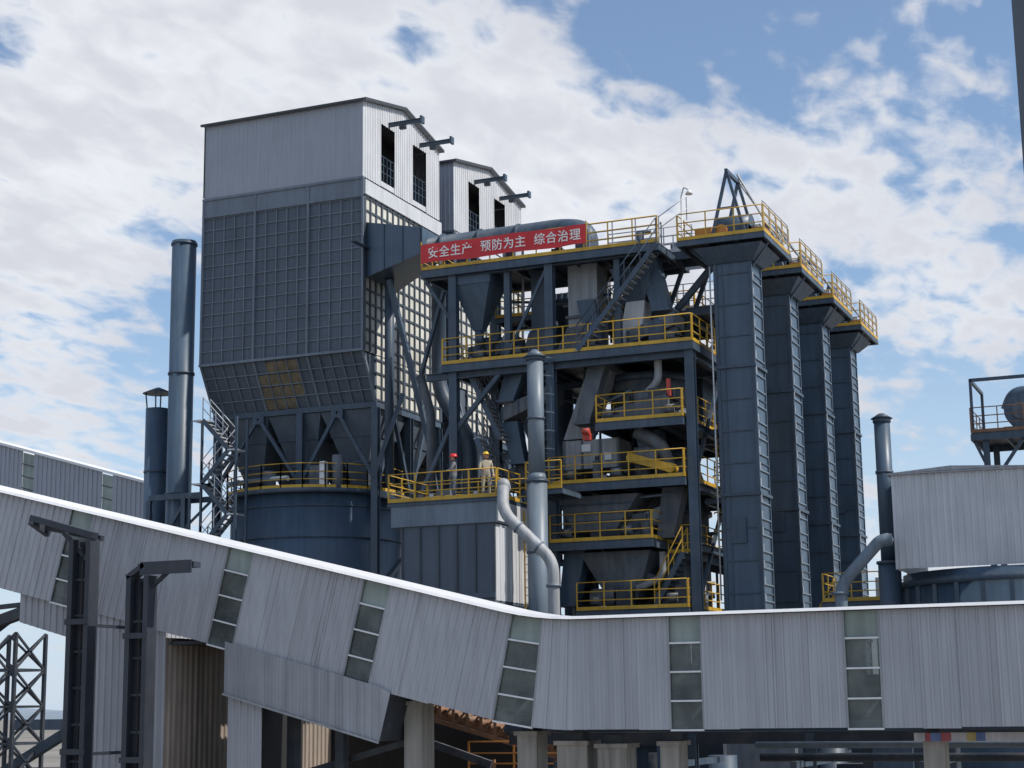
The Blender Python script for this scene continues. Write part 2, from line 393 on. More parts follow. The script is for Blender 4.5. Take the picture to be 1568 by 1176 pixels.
b.beam((-38.6,45,10.7),(-35.9,44.6,11.3),.3,.35,POST); b.beam((-38.9,45,9.9),(-36.6,45,11.3),.14,.2,POST); b.beam((-38.6,45,11.4),(-35.9,44.6,11.5),.2,.14,POST)
b.beam((-38.9,46,5.6),(-33.4,46,8.4),.3,.3,NAVY)
o.done()
o=Obj('electricity_pylon'); b=o.p(); PY=mat('pylon_steel',(.38,.40,.42),.6,0,.1,.1)
cx,cy=-186,262
b.lattice((cx,cy,0),(cx,cy,13),(6,3.2),4,PY,.3); b.lattice((cx,cy,13),(cx,cy,24),(3.2,1.0),5,PY,.25)
for z,wd in ((15,6),(18.5,5),(22,3.8)):
    for sg in (-1,1):
        b.beam((cx,cy,z),(cx+sg*wd,cy+sg*2,z),.25,.25,PY); b.beam((cx,cy,z+1.3),(cx+sg*wd,cy+sg*2,z),.2,.2,PY)
b.beam((cx,cy,24),(cx,cy,26),.3,.3,PY); o.done()

# ---------------------------------------------------------------- rear conveyor gallery (left, distant)
o=Obj('rear_conveyor_gallery'); b=o.p('wall'); wn=o.p('windows'); rf=o.p('roof')
def z2(x): return 25.35-(x+73.8)*.285
for (a,c) in ((-88,-71.9),(-71.0,-65.6),(-64.8,-61.2)):
    b.corr((a,88),(c,88),z2(a)-3.2,z2(a),z2(c),SHEETB,n=(0,-1),pitch=.35,dep=.05,zb1=z2(c)-3.2)
for (a,c) in ((-71.9,-71.0),(-65.6,-64.8)):
    for k in range(4):
        t=.1+k*.78; wn.face([(a,88.03,z2(a)-t-.7),(c,88.03,z2(c)-t-.7),(c,88.03,z2(c)-t),(a,88.03,z2(a)-t)],PANE)
        wn.beam((a,88,z2(a)-t-.74),(c,88,z2(c)-t-.74),.06,.07,DARK)
rf.hexa([(-88,87.8,z2(-88)),(-61.1,87.8,z2(-61.1)),(-61.1,91.3,z2(-61.1)),(-88,91.3,z2(-88)),(-88,87.8,z2(-88)+.16),(-61.1,87.8,z2(-61.1)+.16),(-61.1,91.3,z2(-61.1)+.16),(-88,91.3,z2(-88)+.16)],WHITE)
b.box(-61.2,-61.1,88,91,z2(-61.2)-3.2,z2(-61.1),SHEETB)
for x in (-80,-66): b.box(x-.3,x+.3,89,89.6,0,z2(x)-3.2,NAVY)
o.done()

# ---------------------------------------------------------------- bag filter buildings
def filter_house(y0,y1,first):
    o=Obj('bag_filter_building'); X0,X1=-44.1,-35.5; ym=(y0+y1)/2; zr=36.6
    b=o.p('upper_house'); e=35.78
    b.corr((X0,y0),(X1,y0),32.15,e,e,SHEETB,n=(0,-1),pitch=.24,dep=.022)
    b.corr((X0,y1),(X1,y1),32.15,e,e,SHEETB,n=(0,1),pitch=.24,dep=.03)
    b.corr((X0,y0),(X0,ym),32.15,e,zr,SHEETB,n=(-1,0)); b.corr((X0,ym),(X0,y1),32.15,zr,e,SHEETB,n=(-1,0))
    def zt(y): return e+(zr-e)*(1-abs(y-ym)/(ym-y0))
    d1=(y0+1.75,y0+3.2); d2=(y0+5.1,y0+6.65)
    for (a,c) in ((y0,d1[0]),(d1[1],ym),(ym,d2[0]),(d2[1],y1)): b.corr((X1,a),(X1,c),32.15,zt(a),zt(c),WSHEET,n=(1,0),pitch=.24)  # paler sheet than the front wall: sunlight painted into the gable colour
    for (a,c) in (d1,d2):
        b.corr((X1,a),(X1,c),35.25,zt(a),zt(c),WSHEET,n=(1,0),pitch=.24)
        b.box(X1-.1,X1-.02,a,c,32.2,32.45,WSHEET)
        r=o.p('door_rails'); r.rail([(X1-.05,a),(X1-.05,c)],32.5,NAVY,h=1.2,sp=.35,toe=False)
    b.box(X0+.1,X1-1.6,y0+.1,y1-.1,32.2,35.6,INTR)  # near-black block paints in the darkness behind the door openings
    b.box(X0+.06,X1-.08,y0+.06,y1-.06,32.0,32.14,DARK)
    r=o.p('roof')
    for (ya,za,yb_,zb_) in ((y0-.2,e-.02,ym,zr+.04),(y1+.2,e-.02,ym,zr+.04)):
        r.hexa([(X0-.15,ya,za),(X1+.2,ya,za),(X1+.2,yb_,zb_),(X0-.15,yb_,zb_),(X0-.15,ya,za+.1),(X1+.2,ya,za+.1),(X1+.2,yb_,zb_+.1),(X0-.15,yb_,zb_+.1)],OLDSH)
        r.beam((X1+.21,ya,za+.05),(X1+.21,yb_,zb_+.05),.04,.14,ROOFD)
    r.beam((X0-.15,y0-.22,e+.02),(X1+.2,y0-.22,e+.02),.06,.11,ROOFD)
    r.box(X0-.04,X0-.0,y0-.05,y0-.0,32.2,e,ROOFD)
    for (yy) in ((d1[0]+d1[1])/2+.1,(d2[0]+d2[1])/2):
        h=o.p('hoist_beams'); h.ibeam((X1-1.5,yy,35.42),(X1+1.8,yy,35.42),.14,.2,NAVY); h.box(X1+1.72,X1+1.83,yy-.16,yy+.16,35.25,35.6,NAVY); h.box(X1+.6,X1+.9,yy-.1,yy+.1,35.12,35.3,DARK)
    c=o.p('casing'); c.box(X0+.02,X1-.04,y0+.12,y1,24.0,32.0,FILT)
    c.box(X0+.0,X1+.0,y0+.06,y0+.115,24.0,31.3,FILT)
    c.box(X0-.02,X1+.03,y0-.03,y0+.05,31.25,32.1,FRIB)
    for k in range(3+1): c.box(X0+(X1-X0)*k/3-.05,X0+(X1-X0)*k/3+.05,y0-.07,y0+.1,24.0,32.05,FRIB)
    c.box(X0-.05,X1+.05,y0-.09,y0+.1,32.02,32.14,FRIB); c.box(X0-.05,X1+.05,y0-.08,y0+.1,31.18,31.27,FRIB)
    g=o.p('casing_grid'); ncol=15; nrow=12
    for i in range(ncol+1):
        x=X0+(X1-X0)*i/ncol
        if i%5: g.box(x-.024,x+.024,y0-.01,y0+.08,24.05,31.18,FRIB)
    for j in range(nrow+1):
        z=24.05+7.1*j/nrow; g.box(X0,X1,y0+.0,y0+.08,z-.022,z+.022,FRIB)
    g.box(X0-.06,X1+.06,y0-.1,y0+.12,23.93,24.05,FRIB)
    yt=y0+1.3
    c.hexa([(X0+.02,yt+.05,21.8),(X1-.04,yt+.05,21.8),(X1-.04,y1,21.8),(X0+.02,y1,21.8),(X0+.02,y0+.1,23.93),(X1-.04,y0+.1,23.93),(X1-.04,y1,23.93),(X0+.02,y1,23.93)],FILT)
    for i in range(ncol+1):
        x=X0+(X1-X0)*i/ncol; t=.05 if i%5==0 else .022
        g.beam((x,y0+.05,23.93),(x,yt,21.8),t*2,.12,FRIB)
    for j in range(1,4):
        t=j/4; g.beam((X0,y0+.06+1.25*t,23.93-2.13*t),(X1,y0+.06+1.25*t,23.93-2.13*t),.1,.045,FRIB)
    if first:
        for i in range(5,9):
            for j in range(0,4):
                if (i,j) in ((5,0),(8,3)): continue
                xa=X0+(X1-X0)*i/ncol+.03; xb=X0+(X1-X0)*(i+1)/ncol-.03; ta=j/4+.02; tb=(j+1)/4-.02
                def pp(x,t): return (x,y0+.045+1.25*t,23.9-2.1*t)
                c.face([pp(xa,tb),pp(xb,tb),pp(xb,ta),pp(xa,ta)],TANPANEL)  # tan fill on some cells of the sloped front
    c.box(X0-.05,X1+.05,yt-.08,y1,21.55,21.8,NAVY)
    c.box(X1-.04,X1+.0,y0+.15,y1,24.0,31.9,CREAM)
    c.box(X1-.04,X1+.0,yt+.1,y1,21.85,23.95,CREAM)
    nc=14
    for i in range(nc+1):
        y=y0+.1+(y1-y0-.1)*i/nc; t=.10 if i%7==0 else .05
        zb_=21.85 if y>yt else 24
        g.box(X1,X1+.07,y-t,y+t,zb_,31.95,FDARK)
    for j in range(17):
        z=21.9+j*.62; g.box(X1,X1+.055,(y0 if z>23.9 else y0+1.2)+.05,y1,z-.045,z+.045,FDARK)
    g.box(X1,X1+.14,y0,y1,31.3,32.0,WSHEET)
    hp=o.p('hoppers')
    for k in range(3):
        for m_ in range(2):
            xa=X0+.1+(X1-X0-.2)*k/3; xb=X0+.1+(X1-X0-.2)*(k+1)/3; ya=yt+.05+(y1-yt)*m_/2; yb_=yt+(y1-yt)*(m_+1)/2-.05; xm=(xa+xb)/2; yy=(ya+yb_)/2
            hp.frus((xm-.35,xm+.35,yy-.35,yy+.35),18.2,(xa,xb,ya,yb_),21.54,FILT)
            hp.cyl((xm,yy,17.8),(xm,yy,18.2),.3,.3,DARK,12)
            for t in (.35,.7): 
                f1=lambda a,b_: b_+(a-b_)*(1-t)
                hp.frus((f1(xa,xm-.35)-.05,f1(xb,xm+.35)+.05,f1(ya,yy-.35)-.05,f1(yb_,yy+.35)+.05),21.54-3.34*t,(f1(xa,xm-.35)-.05,f1(xb,xm+.35)+.05,f1(ya,yy-.35)-.05,f1(yb_,yy+.35)+.05),21.62-3.34*t,NAVY)
    lg=o.p('legs'); xs_=[X0+.2,(X0+X1)/2+.4,X1-.0]
    for x in xs_:
        for y in (yt+.0,(yt+y1)/2,y1-.2):
            zb_=0 if (x!=xs_[1]) else 17.9
            lg.ibeam((x,y,zb_),(x,y,21.55),.32,.32,NAVY)
    for (xa,xb) in ((xs_[0],xs_[1]),(xs_[1],xs_[2])):
        xm=(xa+xb)/2
        lg.beam((xm,yt-.05,21.5),(xa+.1,yt-.05,18.4),.16,.16,NAVY); lg.beam((xm,yt-.05,21.5),(xb-.1,yt-.05,18.4),.16,.16,NAVY); lg.box(xm-.3,xm+.3,yt-.12,yt-.02,21.2,21.6,NAVY)
    for (ya,yb_) in ((yt,(yt+y1)/2),((yt+y1)/2,y1-.2)):
        yy=(ya+yb_)/2; lg.beam((X1+.05,yy,21.5),(X1+.05,ya+.1,17.9),.16,.16,NAVY); lg.beam((X1+.05,yy,21.5),(X1+.05,yb_-.1,17.9),.16,.16,NAVY)
    lg.beam((X1,yt,17.6),(X1,y1,17.6),.25,.3,NAVY); lg.beam((X1,yt,12.6),(X1,y1,12.6),.25,.3,NAVY)
    lg.beam((X1,yt,13),(X1,y1-.2,17.4),.18,.18,NAVY)
    o.done()
filter_house(66.4,74.5,True)
filter_house(76.3,85.2,False)

def ring(b,c,r,z0,z1,mt,n=56): b.cyl((c[0],c[1],z0),(c[0],c[1],z1),r,r,mt,n)
o=Obj('steel_storage_silo'); b=o.p('shell'); c=(-39.6,69.6)
ring(b,c,4.0,0,17.75,NAVY2)
for z in (3,6,9,11.2,13.4,15.6,17.0): ring(b,c,4.03,z,z+.06,NAVY)
ring(b,c,4.25,17.6,17.8,NAVY)
r=o.p('guard_rail'); n=26
pts=[(c[0]+4.2*math.cos(2*math.pi*i/n),c[1]+4.2*math.sin(2*math.pi*i/n)) for i in range(n+1)]
r.rail(pts,17.8,YEL)
m_=o.p('top_machines'); m_.box(-38.3,-37.6,66.6,67.2,17.8,18.9,DUSTY); m_.cyl((-40.5,66.8,17.8),(-40.5,66.8,18.8),.3,.3,DUSTY,14); m_.box(-37.55,-37.3,66.2,66.5,17.8,19.0,WHITE); m_.box(-42,-41.2,66.9,67.5,17.8,18.5,DARK)
m_.tube([(-42.6,66.6,18.3),(-40.9,66.1,18.3),(-39,65.9,18.3)],.12,PIPE,10)
m_.cyl((-36.9,66.7,17.8),(-36.9,66.7,19.3),.25,.25,DUSTY,14)
o.done()

o=Obj('exhaust_stack'); b=o.p('shaft'); c=(-45.0,66.15)
ring(b,c,.58,0,30.1,NAVY2,28)
for z in (10,14,17.9,23.6,29.9): ring(b,c,.63,z,z+.1,NAVY,28)
f=o.p('support_frame')
f.box(-46.0,-43.2,65.2,65.4,17.6,17.85,NAVY); f.box(-46.0,-43.2,66.8,67,17.6,17.85,NAVY)
for x in (-46.0,-44.1): f.ibeam((x,65.3,0),(x,65.3,17.6),.22,.22,NAVY)
f.beam((-46,65.3,14.6),(-44.1,65.3,17.4),.14,.14,NAVY); f.beam((-44.1,65.3,16.2),(-43.0,66,17.6),.12,.12,NAVY)
o.done()
o=Obj('exhaust_stack'); b=o.p('shaft'); c=(-47.0,67.2); ring(b,c,.57,0,22.3,NAVY2,28); ring(b,c,.6,16,16.1,NAVY,28); ring(b,c,.6,19.2,19.3,NAVY,28)
k=o.p('rain_cap'); k.cyl((c[0],c[1],23.05),(c[0],c[1],23.35),.75,.08,NAVY,24)
for a in range(4): t=a*math.pi/2+.4; k.beam((c[0]+.5*math.cos(t),c[1]+.5*math.sin(t),22.2),(c[0]+.6*math.cos(t),c[1]+.6*math.sin(t),23.1),.05,.05,NAVY)
o.done()
o=Obj('zigzag_staircase'); b=o.p(); z=9.4; xx=(-42.6,-41.2); k=0
while z<20.0:
    a=(xx[k%2],64.7,z); c_=(xx[(k+1)%2],64.7,z+1.45); b.stair(a,c_,.6,GALV,GALV,sm=NAVY); sx_=.45 if k%2==0 else -.45; b.box(min(c_[0],c_[0]+sx_),max(c_[0],c_[0]+sx_),64.3,65.1,z+1.4,z+1.47,GALV); z+=1.45; k+=1
for x in (-43.1,-40.7):
    for y in (64.25,65.15): b.beam((x,y,0),(x,y,21.0),.1,.1,NAVY)
o.done()

o=Obj('process_gas_duct'); b=o.p('rectangular_duct')
b.hexa([(-35.45,66.65,27.4),(-31.6,64.6,27.6),(-31.6,66.4,27.6),(-35.45,69.8,27.4),(-35.45,66.65,30.0),(-31.6,64.6,28.75),(-31.6,66.4,28.75),(-35.45,69.8,30.0)],NAVY2)
b.beam((-35.3,66.55,28.7),(-35.3,66.55,28.71),.3,2.9,NAVY)
for t in (.33,.66,.97):
    x=-35.45+3.85*t; y=66.63-2.05*t; b.beam((x,y,27.38+.2*t),(x,y,30.0-1.25*t),.05,.05,NAVY)
r=o.p('round_duct'); r.tube([(-31.7,65.5,28.0),(-25.4,65.6,28.1),(-24.3,65.6,27.9),(-24.3,65.6,22.4)],.5,NAVY,20,8)
for x in (-31,-29.2,-27.4): r.cyl((x,65.5,28.03),(x+.1,65.5,28.03),.56,.56,NAVY,20)
r.box(-24.95,-23.65,64.95,66.25,22.4,26.3,LGREY); r.box(-25.05,-23.55,64.85,66.35,24.0,24.12,DUSTY)
o.done()
o=Obj('inclined_dust_pipe'); b=o.p()
b.cyl((-34.7,67.5,18),(-34.7,67.5,29),.22,.22,NAVY,14); b.beam((-34.4,66.9,27.2),(-32.7,67.8,19.2),.22,.25,NAVY); b.beam((-34.0,67.5,22),(-35.2,66.9,18.2),.2,.2,NAVY)
b.tube([(-33.4,70,28),(-33.4,70,22.5),(-31.8,70,20),(-31.8,70,14)],.35,NAVY,14)
b.beam((-31.4,66.5,26.5),(-32.9,67,22.5),.14,.16,NAVY); b.tube([(-32.2,65.6,22.3),(-31.6,65.4,20.6),(-31.6,65.4,17.0)],.2,DUSTY,12)
o.done()

# ---------------------------------------------------------------- main mill tower
o=Obj('grinding_mill_tower'); col=o.p('columns'); dk=o.p('platforms'); brc=o.p('braces'); st=o.p('staircases')
Y0=63.4
for (x,zt) in ((-29.7,26.3),(-25.3,26.3),(-19.35,22.0)):
    for y in (Y0+.35,68.2,73):
        col.ibeam((x,y,0),(x,y,zt if y<70 else min(zt,24)),.36,.36,NAVY)
for y in (68.2,73): col.ibeam((-22.3,y,0),(-22.3,y,26.3),.35,.35,NAVY)
for x in (-27.3,-22.4): col.ibeam((x,Y0+.6,22),(x,Y0+.6,26.3),.26,.26,NAVY)
dk.deck(-31.1,-20.4,Y0,67.6,26.45,sides='FL')
dk.deck(-30.15,-19.1,Y0,73,22.25,sides='FRL')
dk.deck(-23.3,-19.6,Y0,73,19.25,sides='FRL')
dk.deck(-25.4,-19.6,Y0,73,16.85,sides='FRL')
dk.deck(-25.4,-21.0,Y0,66,14.5,sides='FR'); dk.deck(-20.95,-19.6,65,73,14.0,sides='FR')
dk.deck(-24.3,-19.6,Y0,73,11.75,sides='FR')
dk.deck(-24.9,-20.6,68.9,72.6,24.6,sides='FRL')
dk.deck(-20.3,-18.6,Y0+3.0,73,24.3,rm=YEL,sides='R')
dk.deck(-28.9,-26.6,66.2,68.0,24.7,sides='F',bh=.15); dk.deck(-24.6,-22.6,66.4,68.0,24.9,sides='FR',bh=.15)
dk.deck(-19.55,-18.5,65.8,73,19.0,sides='R',bh=.15); dk.deck(-19.55,-18.5,65.8,73,16.2,sides='R',bh=.15)
for z in (11.4,14.1,16.5,18.9,21.8):
    brc.ibeam((-19.35,Y0+.6,z),(-19.35,73,z),.25,.3,NAVY); brc.ibeam((-29.7,68.2,z),(-19.35,68.2,z),.2,.28,NAVY)
for z in (26.2,21.8): brc.ibeam((-31,Y0+.35,z),(-20.5 if z>25 else -19.2,Y0+.35,z),.25,.3,NAVY)
brc.beam((-29.7,Y0+.35,19.4),(-27.6,Y0+.35,21.7),.18,.18,NAVY); brc.beam((-29.7,Y0+.35,24.0),(-31,Y0+.35,26),.14,.14,NAVY)
brc.beam((-29.7,Y0+.35,20),(-31.2,Y0+.35,17),.16,.16,NAVY)
brc.beam((-27.3,Y0+.4,22.4),(-25.4,Y0+.4,26.1),.12,.12,NAVY)
for x in (-20.2,-19.0): brc.beam((x-.3,67,26.2),(x-1.8,67,22.4),.16,.16,NAVY)
brc.beam((-18.9,66.2,26),(-20.6,66.2,24.2),.22,.25,NAVY)
brc.beam((-19.35,64,12),(-19.35,68,16.4),.14,.14,NAVY); brc.beam((-19.35,64,17),(-19.35,68,21.6),.14,.14,NAVY)
st.stair((-24.0,Y0+.35,22.3),(-20.5,Y0+.35,26.4),.7,LGREY,NAVY,sm=NAVY)
st.stair((-29.1,Y0+.9,21.9),(-27.7,Y0+.9,19.0),.8,LGREY,DARK,sm=NAVY)
st.stair((-28.6,Y0+.5,19.0),(-27.3,Y0+.5,16.2),.8,LGREY,DARK,sm=NAVY)
st.stair((-19.2,67,22.3),(-18.7,72,26.2),.8,NAVY,YEL,wd=(1,0,0))
st.stair((-22.0,66.2,22.3),(-23.9,66.2,24.9),.7,LGREY,YEL,sm=YEL)
st.stair((-21.2,Y0+1,11.8),(-20.0,Y0+1,13.9),.7,NAVY,YEL)
st.stair((-23.6,71.4,22.3),(-21.2,71.4,24.5),.7,NAVY,YEL)
dk.ladder(-25.4,61.4,9,15.6,YEL,cage=False); dk.ladder(-19.0,66.5,14.3,16.9,YEL); dk.ladder(-18.95,66.5,16.9,19.3,YEL); dk.ladder(-25.35,63.2,16.9,22,NAVY); dk.ladder(-26.0,63.1,12,15.9,YEL,cage=False)
o.done()
o=Obj('elevated_walkway'); b=o.p(); b.deck(-23.4,-19.6,Y0+2.2,Y0+3.6,26.55,rm=GALV,sides='FB'); 
b.rail([(-23.4,Y0+.1),(-20.4,Y0+.1)],26.45,GALV); b.slrail((-20.4,Y0+.1,26.5),(-19.3,Y0+.4,27.3),GALV); b.rail([(-20.0,68),(-19.2,73)],26.4,GALV); b.rail([(-23,68.2),(-20,68.2)],26.4,GALV,h=1.3)
b.rail([(-22.6,70.5),(-19.6,70.5)],25.2,GALV,h=1.2); b.rail([(-22.6,70.5),(-22.6,74)],25.2,GALV,h=1.2); b.box(-22.7,-19.5,70.4,74,25.1,25.18,DARK)
o.done()

o=Obj('red_safety_banner'); b=o.p('cloth'); n=40
X0b,X1b=-31.05,-23.5
for i in range(n):
    xa=X0b+(X1b-X0b)*i/n; xb=X0b+(X1b-X0b)*(i+1)/n
    ya=Y0-.06-.02*math.sin(i*.9); yb_=Y0-.06-.02*math.sin((i+1)*.9)
    za=.03*math.sin(i*.35); zb_=.03*math.sin((i+1)*.35)
    b.face([(xa,ya,26.72+za),(xb,yb_,26.72+zb_),(xb,yb_,27.55+zb_*.4),(xa,ya,27.55+za*.4)],RED,True)
for x in (X0b,X1b): b.beam((x,Y0-.02,26.6),(x,Y0-.02,27.7),.04,.04,YEL)
cu=bpy.data.curves.new('banner_text','FONT'); cu.body='安全生产  预防为主  综合治理'; cu.size=.5; cu.extrude=.004; cu.offset=.006
cu.space_character=1.12; cu.materials.append(BANW)
to=bpy.data.objects.new('lettering',cu); scene.collection.objects.link(to); bpy.context.view_layer.update()
wdt=max(.1,to.dimensions.x)
to.rotation_euler=(R(90),0,0); to.location=(X0b+.35,Y0-.11,26.95); to.scale=(6.95/wdt,1.05,1)
o.extra.append(to); o.done()

def M_(name,fn): 
    o=Obj(name); fn(o); o.done()
def hopper(o,x,y,zt,zb,w,mt,r=.25):
    b=o.p(); b.frus((x-r,x+r,y-r,y+r),zb,(x-w,x+w,y-w,y+w),zt,mt); b.box(x-w-.05,x+w+.05,y-w-.05,y+w+.05,zt,zt+.5,mt); b.cyl((x,y,zb-.6),(x,y,zb),r,r,mt,14)
M_('feed_hopper',lambda o:(hopper(o,-28.9,64.6,25.7,23.8,.85,NAVY2,.2),o.p().tube([(-28.9,64.6,23.8),(-28.9,64.6,23.2),(-29.4,64.9,22.4)],.18,NAVY)))
def chute(o,x,y,z0,z1,w,mt):
    b=o.p(); b.box(x-w,x+w,y-w,y+w,z0,z1,mt)
    for z in (z0,z1-.1): b.box(x-w-.07,x+w+.07,y-w-.07,y+w+.07,z,z+.1,mt)
M_('feed_chute',lambda o:(chute(o,-26.4,65.4,23.6,26.3,.3,NAVY),o.p().frus((-27,-25.8,64.7,66.1),22.5,(-26.8,-26,65,65.8),23.6,DUSTY)))
M_('feed_chute',lambda o:(o.p().hexa([(-22.7,64.7,22.6),(-21.7,64.7,22.6),(-21.7,65.7,22.6),(-22.7,65.7,22.6),(-22.3,64.7,24.4),(-21.5,64.7,24.4),(-21.5,65.7,24.4),(-22.3,65.7,24.4)],WSHEET),o.p().frus((-22.3,-21.5,64.7,65.7),24.4,(-22.9,-21,64.4,66.4),25.8,NAVY)))
M_('feed_chute',lambda o:(o.p().hexa([(-25.4,64.4,22.4),(-24.1,64.4,22.4),(-24.1,65.9,22.4),(-25.4,65.9,22.4),(-24.95,64.8,23.6),(-23.65,64.8,23.6),(-23.65,66.25,23.6),(-24.95,66.25,23.6)],DUSTY),))
def sep(o):
    b=o.p('casing'); c=(-22.2,67.3)
    b.cyl((c[0],c[1],20.2),(c[0],c[1],21.3),1.7,1.7,DUSTY,36); b.cyl((c[0],c[1],19.3),(c[0],c[1],20.2),.9,1.7,DUSTY,36); b.cyl((c[0],c[1],21.3),(c[0],c[1],21.6),1.8,1.8,NAVY,36)
    b.box(-21.3,-20.2,64.2,65.0,20.1,20.6,DARK); b.cyl((-21.9,64.6,20.3),(-20.9,64.6,20.3),.35,.35,DUSTY,16)
    b.box(-20.45,-20.3,64.0,64.15,20.2,20.9,REDP)
    b.hexa([(-23.0,64.0,19.5),(-20.4,64.0,19.5),(-20.4,65.4,19.5),(-23,65.4,19.5),(-23.0,64.0,19.8),(-20.4,64.0,20.3),(-20.4,65.4,20.3),(-23,65.4,19.8)],DUSTY)
    b.tube([(-20.9,64.4,21.9),(-20.9,64.4,20.9),(-21.6,64.6,20.4)],.16,LGREY,12)
M_('air_separator',sep)
def mill(o):
    b=o.p('body'); c=(-22.4,68.2)
    b.cyl((c[0],c[1],11.8),(c[0],c[1],16.6),2.2,2.2,DUSTY,40)
    for z in (12.4,14,15.8): b.cyl((c[0],c[1],z),(c[0],c[1],z+.15),2.35,2.35,NAVY,40)
    b.cyl((c[0],c[1],16.9),(c[0],c[1],19.0),2.2,1.5,NAVY,40)
    b.hexa([(-24.6,64.2,15.0),(-22.8,64.2,15.0),(-22.6,66.4,15.0),(-24.4,66.4,15.0),(-25.4,64.2,16.4),(-21.8,64.2,16.4),(-21.8,66.4,16.4),(-25.4,66.4,16.4)],DUSTY)
    for t in (.25,.5,.75): b.box(-25.4+.8*(1-t),-21.8-1.0*(1-t),64.13,64.2,15+1.4*t-.03,15+1.4*t+.03,NAVY)
    b.box(-25.2,-22.8,64.8,66.6,17.6,18.8,LGREY)
    for x in (-25.2,-24.4,-23.6,-22.85): b.box(x-.04,x+.04,64.74,64.8,17.6,18.8,DUSTY)
    b.box(-24.4,-24.0,64.7,64.79,18.3,18.6,WHITE); b.box(-23.4,-23.1,64.7,64.79,17.9,18.2,WHITE)
    b.hexa([(-25.3,65,18.9),(-24.3,65,18.9),(-24.3,66,18.9),(-25.3,66,18.9),(-24.2,65,21.7),(-23.2,65,21.7),(-23.2,66,21.7),(-24.2,66,21.7)],LGREY)
    b.frus((-23.3,-22.1,64.6,66),12.2,(-24.4,-21.4,64.2,66.6),14.1,DUSTY)
    b.tube([(-21.9,64.4,18.9),(-20.8,64.4,18.3),(-20.6,64.6,17.2)],.28,DUSTY)
    b.cyl((-23.9,64.3,12.3),(-22.9,64.3,12.3),.35,.35,DUSTY,16); b.box(-22.8,-22.2,64,64.6,11.85,12.6,DARK)
    b.box(-23.9,-22.6,64.2,65,14.55,15.0,DARK)
    b.box(-21.3,-20.4,65.4,66.4,12.0,13.8,NAVY); b.tube([(-20.9,64.3,14.0),(-20.9,64.3,13.0),(-22.0,64.3,12.6)],.15,LGREY,12)
M_('vertical_roller_mill',mill)
def yconv(o):
    b=o.p(); b.beam((-21.9,63.9,17.75),(-20.3,63.9,17.25),.5,.34,YEL); b.cyl((-21.9,63.62,17.75),(-21.9,64.2,17.75),.2,.2,YEL,16); b.cyl((-20.3,63.62,17.25),(-20.3,64.2,17.25),.2,.2,YEL,16)
    for x in (-21.6,-20.6): b.beam((x,63.9,16.86),(x,63.9,17.5),.07,.07,DARK)
    b.box(-21.3,-20.9,63.7,64.0,17.65,17.95,DUSTY)
M_('yellow_screw_conveyor',yconv)
# vibrating screens / packed process equipment between floors
def screens(o):
    b=o.p('screen_boxes')
    def incl(x0,x1,y,z0,z1,h,d,mt): 
        b.hexa([(x0,y,z0),(x1,y,z1),(x1,y+d,z1),(x0,y+d,z0),(x0,y,z0+h),(x1,y,z1+h),(x1,y+d,z1+h),(x0,y+d,z0+h)],mt)
        for t in (0,.33,.66,1):
            x=x0+(x1-x0)*t; z=z0+(z1-z0)*t; b.box(x-.04,x+.04,y-.05,y,z,z+h,NAVY)
    incl(-27.8,-25.6,64.4,19.8,20.6,.6,1.6,DUSTY); incl(-22.2,-20.2,64.5,22.6,23.2,.55,1.4,DUSTY)
    incl(-29.6,-27.6,65.2,22.6,23.0,.7,1.4,DUSTY); incl(-23.0,-20.9,65.0,14.8,15.5,.5,1.2,LGREY)
    incl(-28.2,-26.2,65.2,17.0,17.5,.8,1.3,DUSTY); incl(-21.9,-20.3,64.8,12.9,12.3,.4,1.0,DUSTY)
    c=o.p('chutes')
    for (x,y,z0,z1,dx,w,mt) in ((-27.6,64.6,20.6,22.0,.5,.35,NAVY2),(-20.8,65,23.9,26.2,-.6,.35,NAVY2),(-24.2,64.6,19.4,21.9,.7,.3,DUSTY),(-21.2,65.2,16.9,19.0,-.4,.4,NAVY2),(-20.9,65.0,14.6,16.6,.4,.35,DUSTY),(-27.2,64.9,18.0,19.8,-.4,.3,NAVY2),(-23.6,65,22.3,24.7,-.5,.3,NAVY2),(-25.0,64.6,12.0,14.3,.4,.35,NAVY2)):
        c.hexa([(x-w,y-w,z0),(x+w,y-w,z0),(x+w,y+w,z0),(x-w,y+w,z0),(x-w*1.3+dx,y-w,z1),(x+w*1.3+dx,y-w,z1),(x+w*1.3+dx,y+w,z1),(x-w*1.3+dx,y+w,z1)],mt)
        c.box(x-w-.06,x+w+.06,y-w-.06,y+w+.06,z0-.02,z0+.08,mt)
    e=o.p('motors')
    for (x,z) in ((-28.6,22.3),(-26.9,22.3),(-23.6,22.3),(-20.2,22.3),(-24.6,16.9),(-22.6,16.9),(-22.9,19.3),(-20.3,19.3),(-23.6,11.8),(-20.4,11.8),(-24.8,14.55),(-22.2,14.55)):
        e.box(x-.3,x+.3,63.85,64.25,z,z+.12,DARK); e.cyl((x-.26,64.05,z+.36),(x+.18,64.05,z+.36),.2,.2,DUSTY,16); e.cyl((x+.18,64.05,z+.36),(x+.42,64.05,z+.36),.07,.07,DARK,10); e.box(x-.1,x+.1,63.86,63.95,z+.3,z+.48,LGREY)
M_('vibrating_screen_equipment',screens)
def duct2(o):
    b=o.p(); b.tube([(-27.0,69,25.8),(-27.0,69,19.5),(-25.9,68,17.5),(-25.9,68,9)],.62,NAVY,18); b.tube([(-26.3,64.9,21.6),(-26.3,64.9,19.2),(-26.7,64.9,17.6),(-26.7,64.9,14)],.3,NAVY,14)
    b.tube([(-24.6,72.0,26),(-24.6,72,20),(-25.4,72,16)],.8,NAVY,18); b.tube([(-29.8,71,22),(-28.6,71,20),(-28.6,71,12)],.55,NAVY,16)
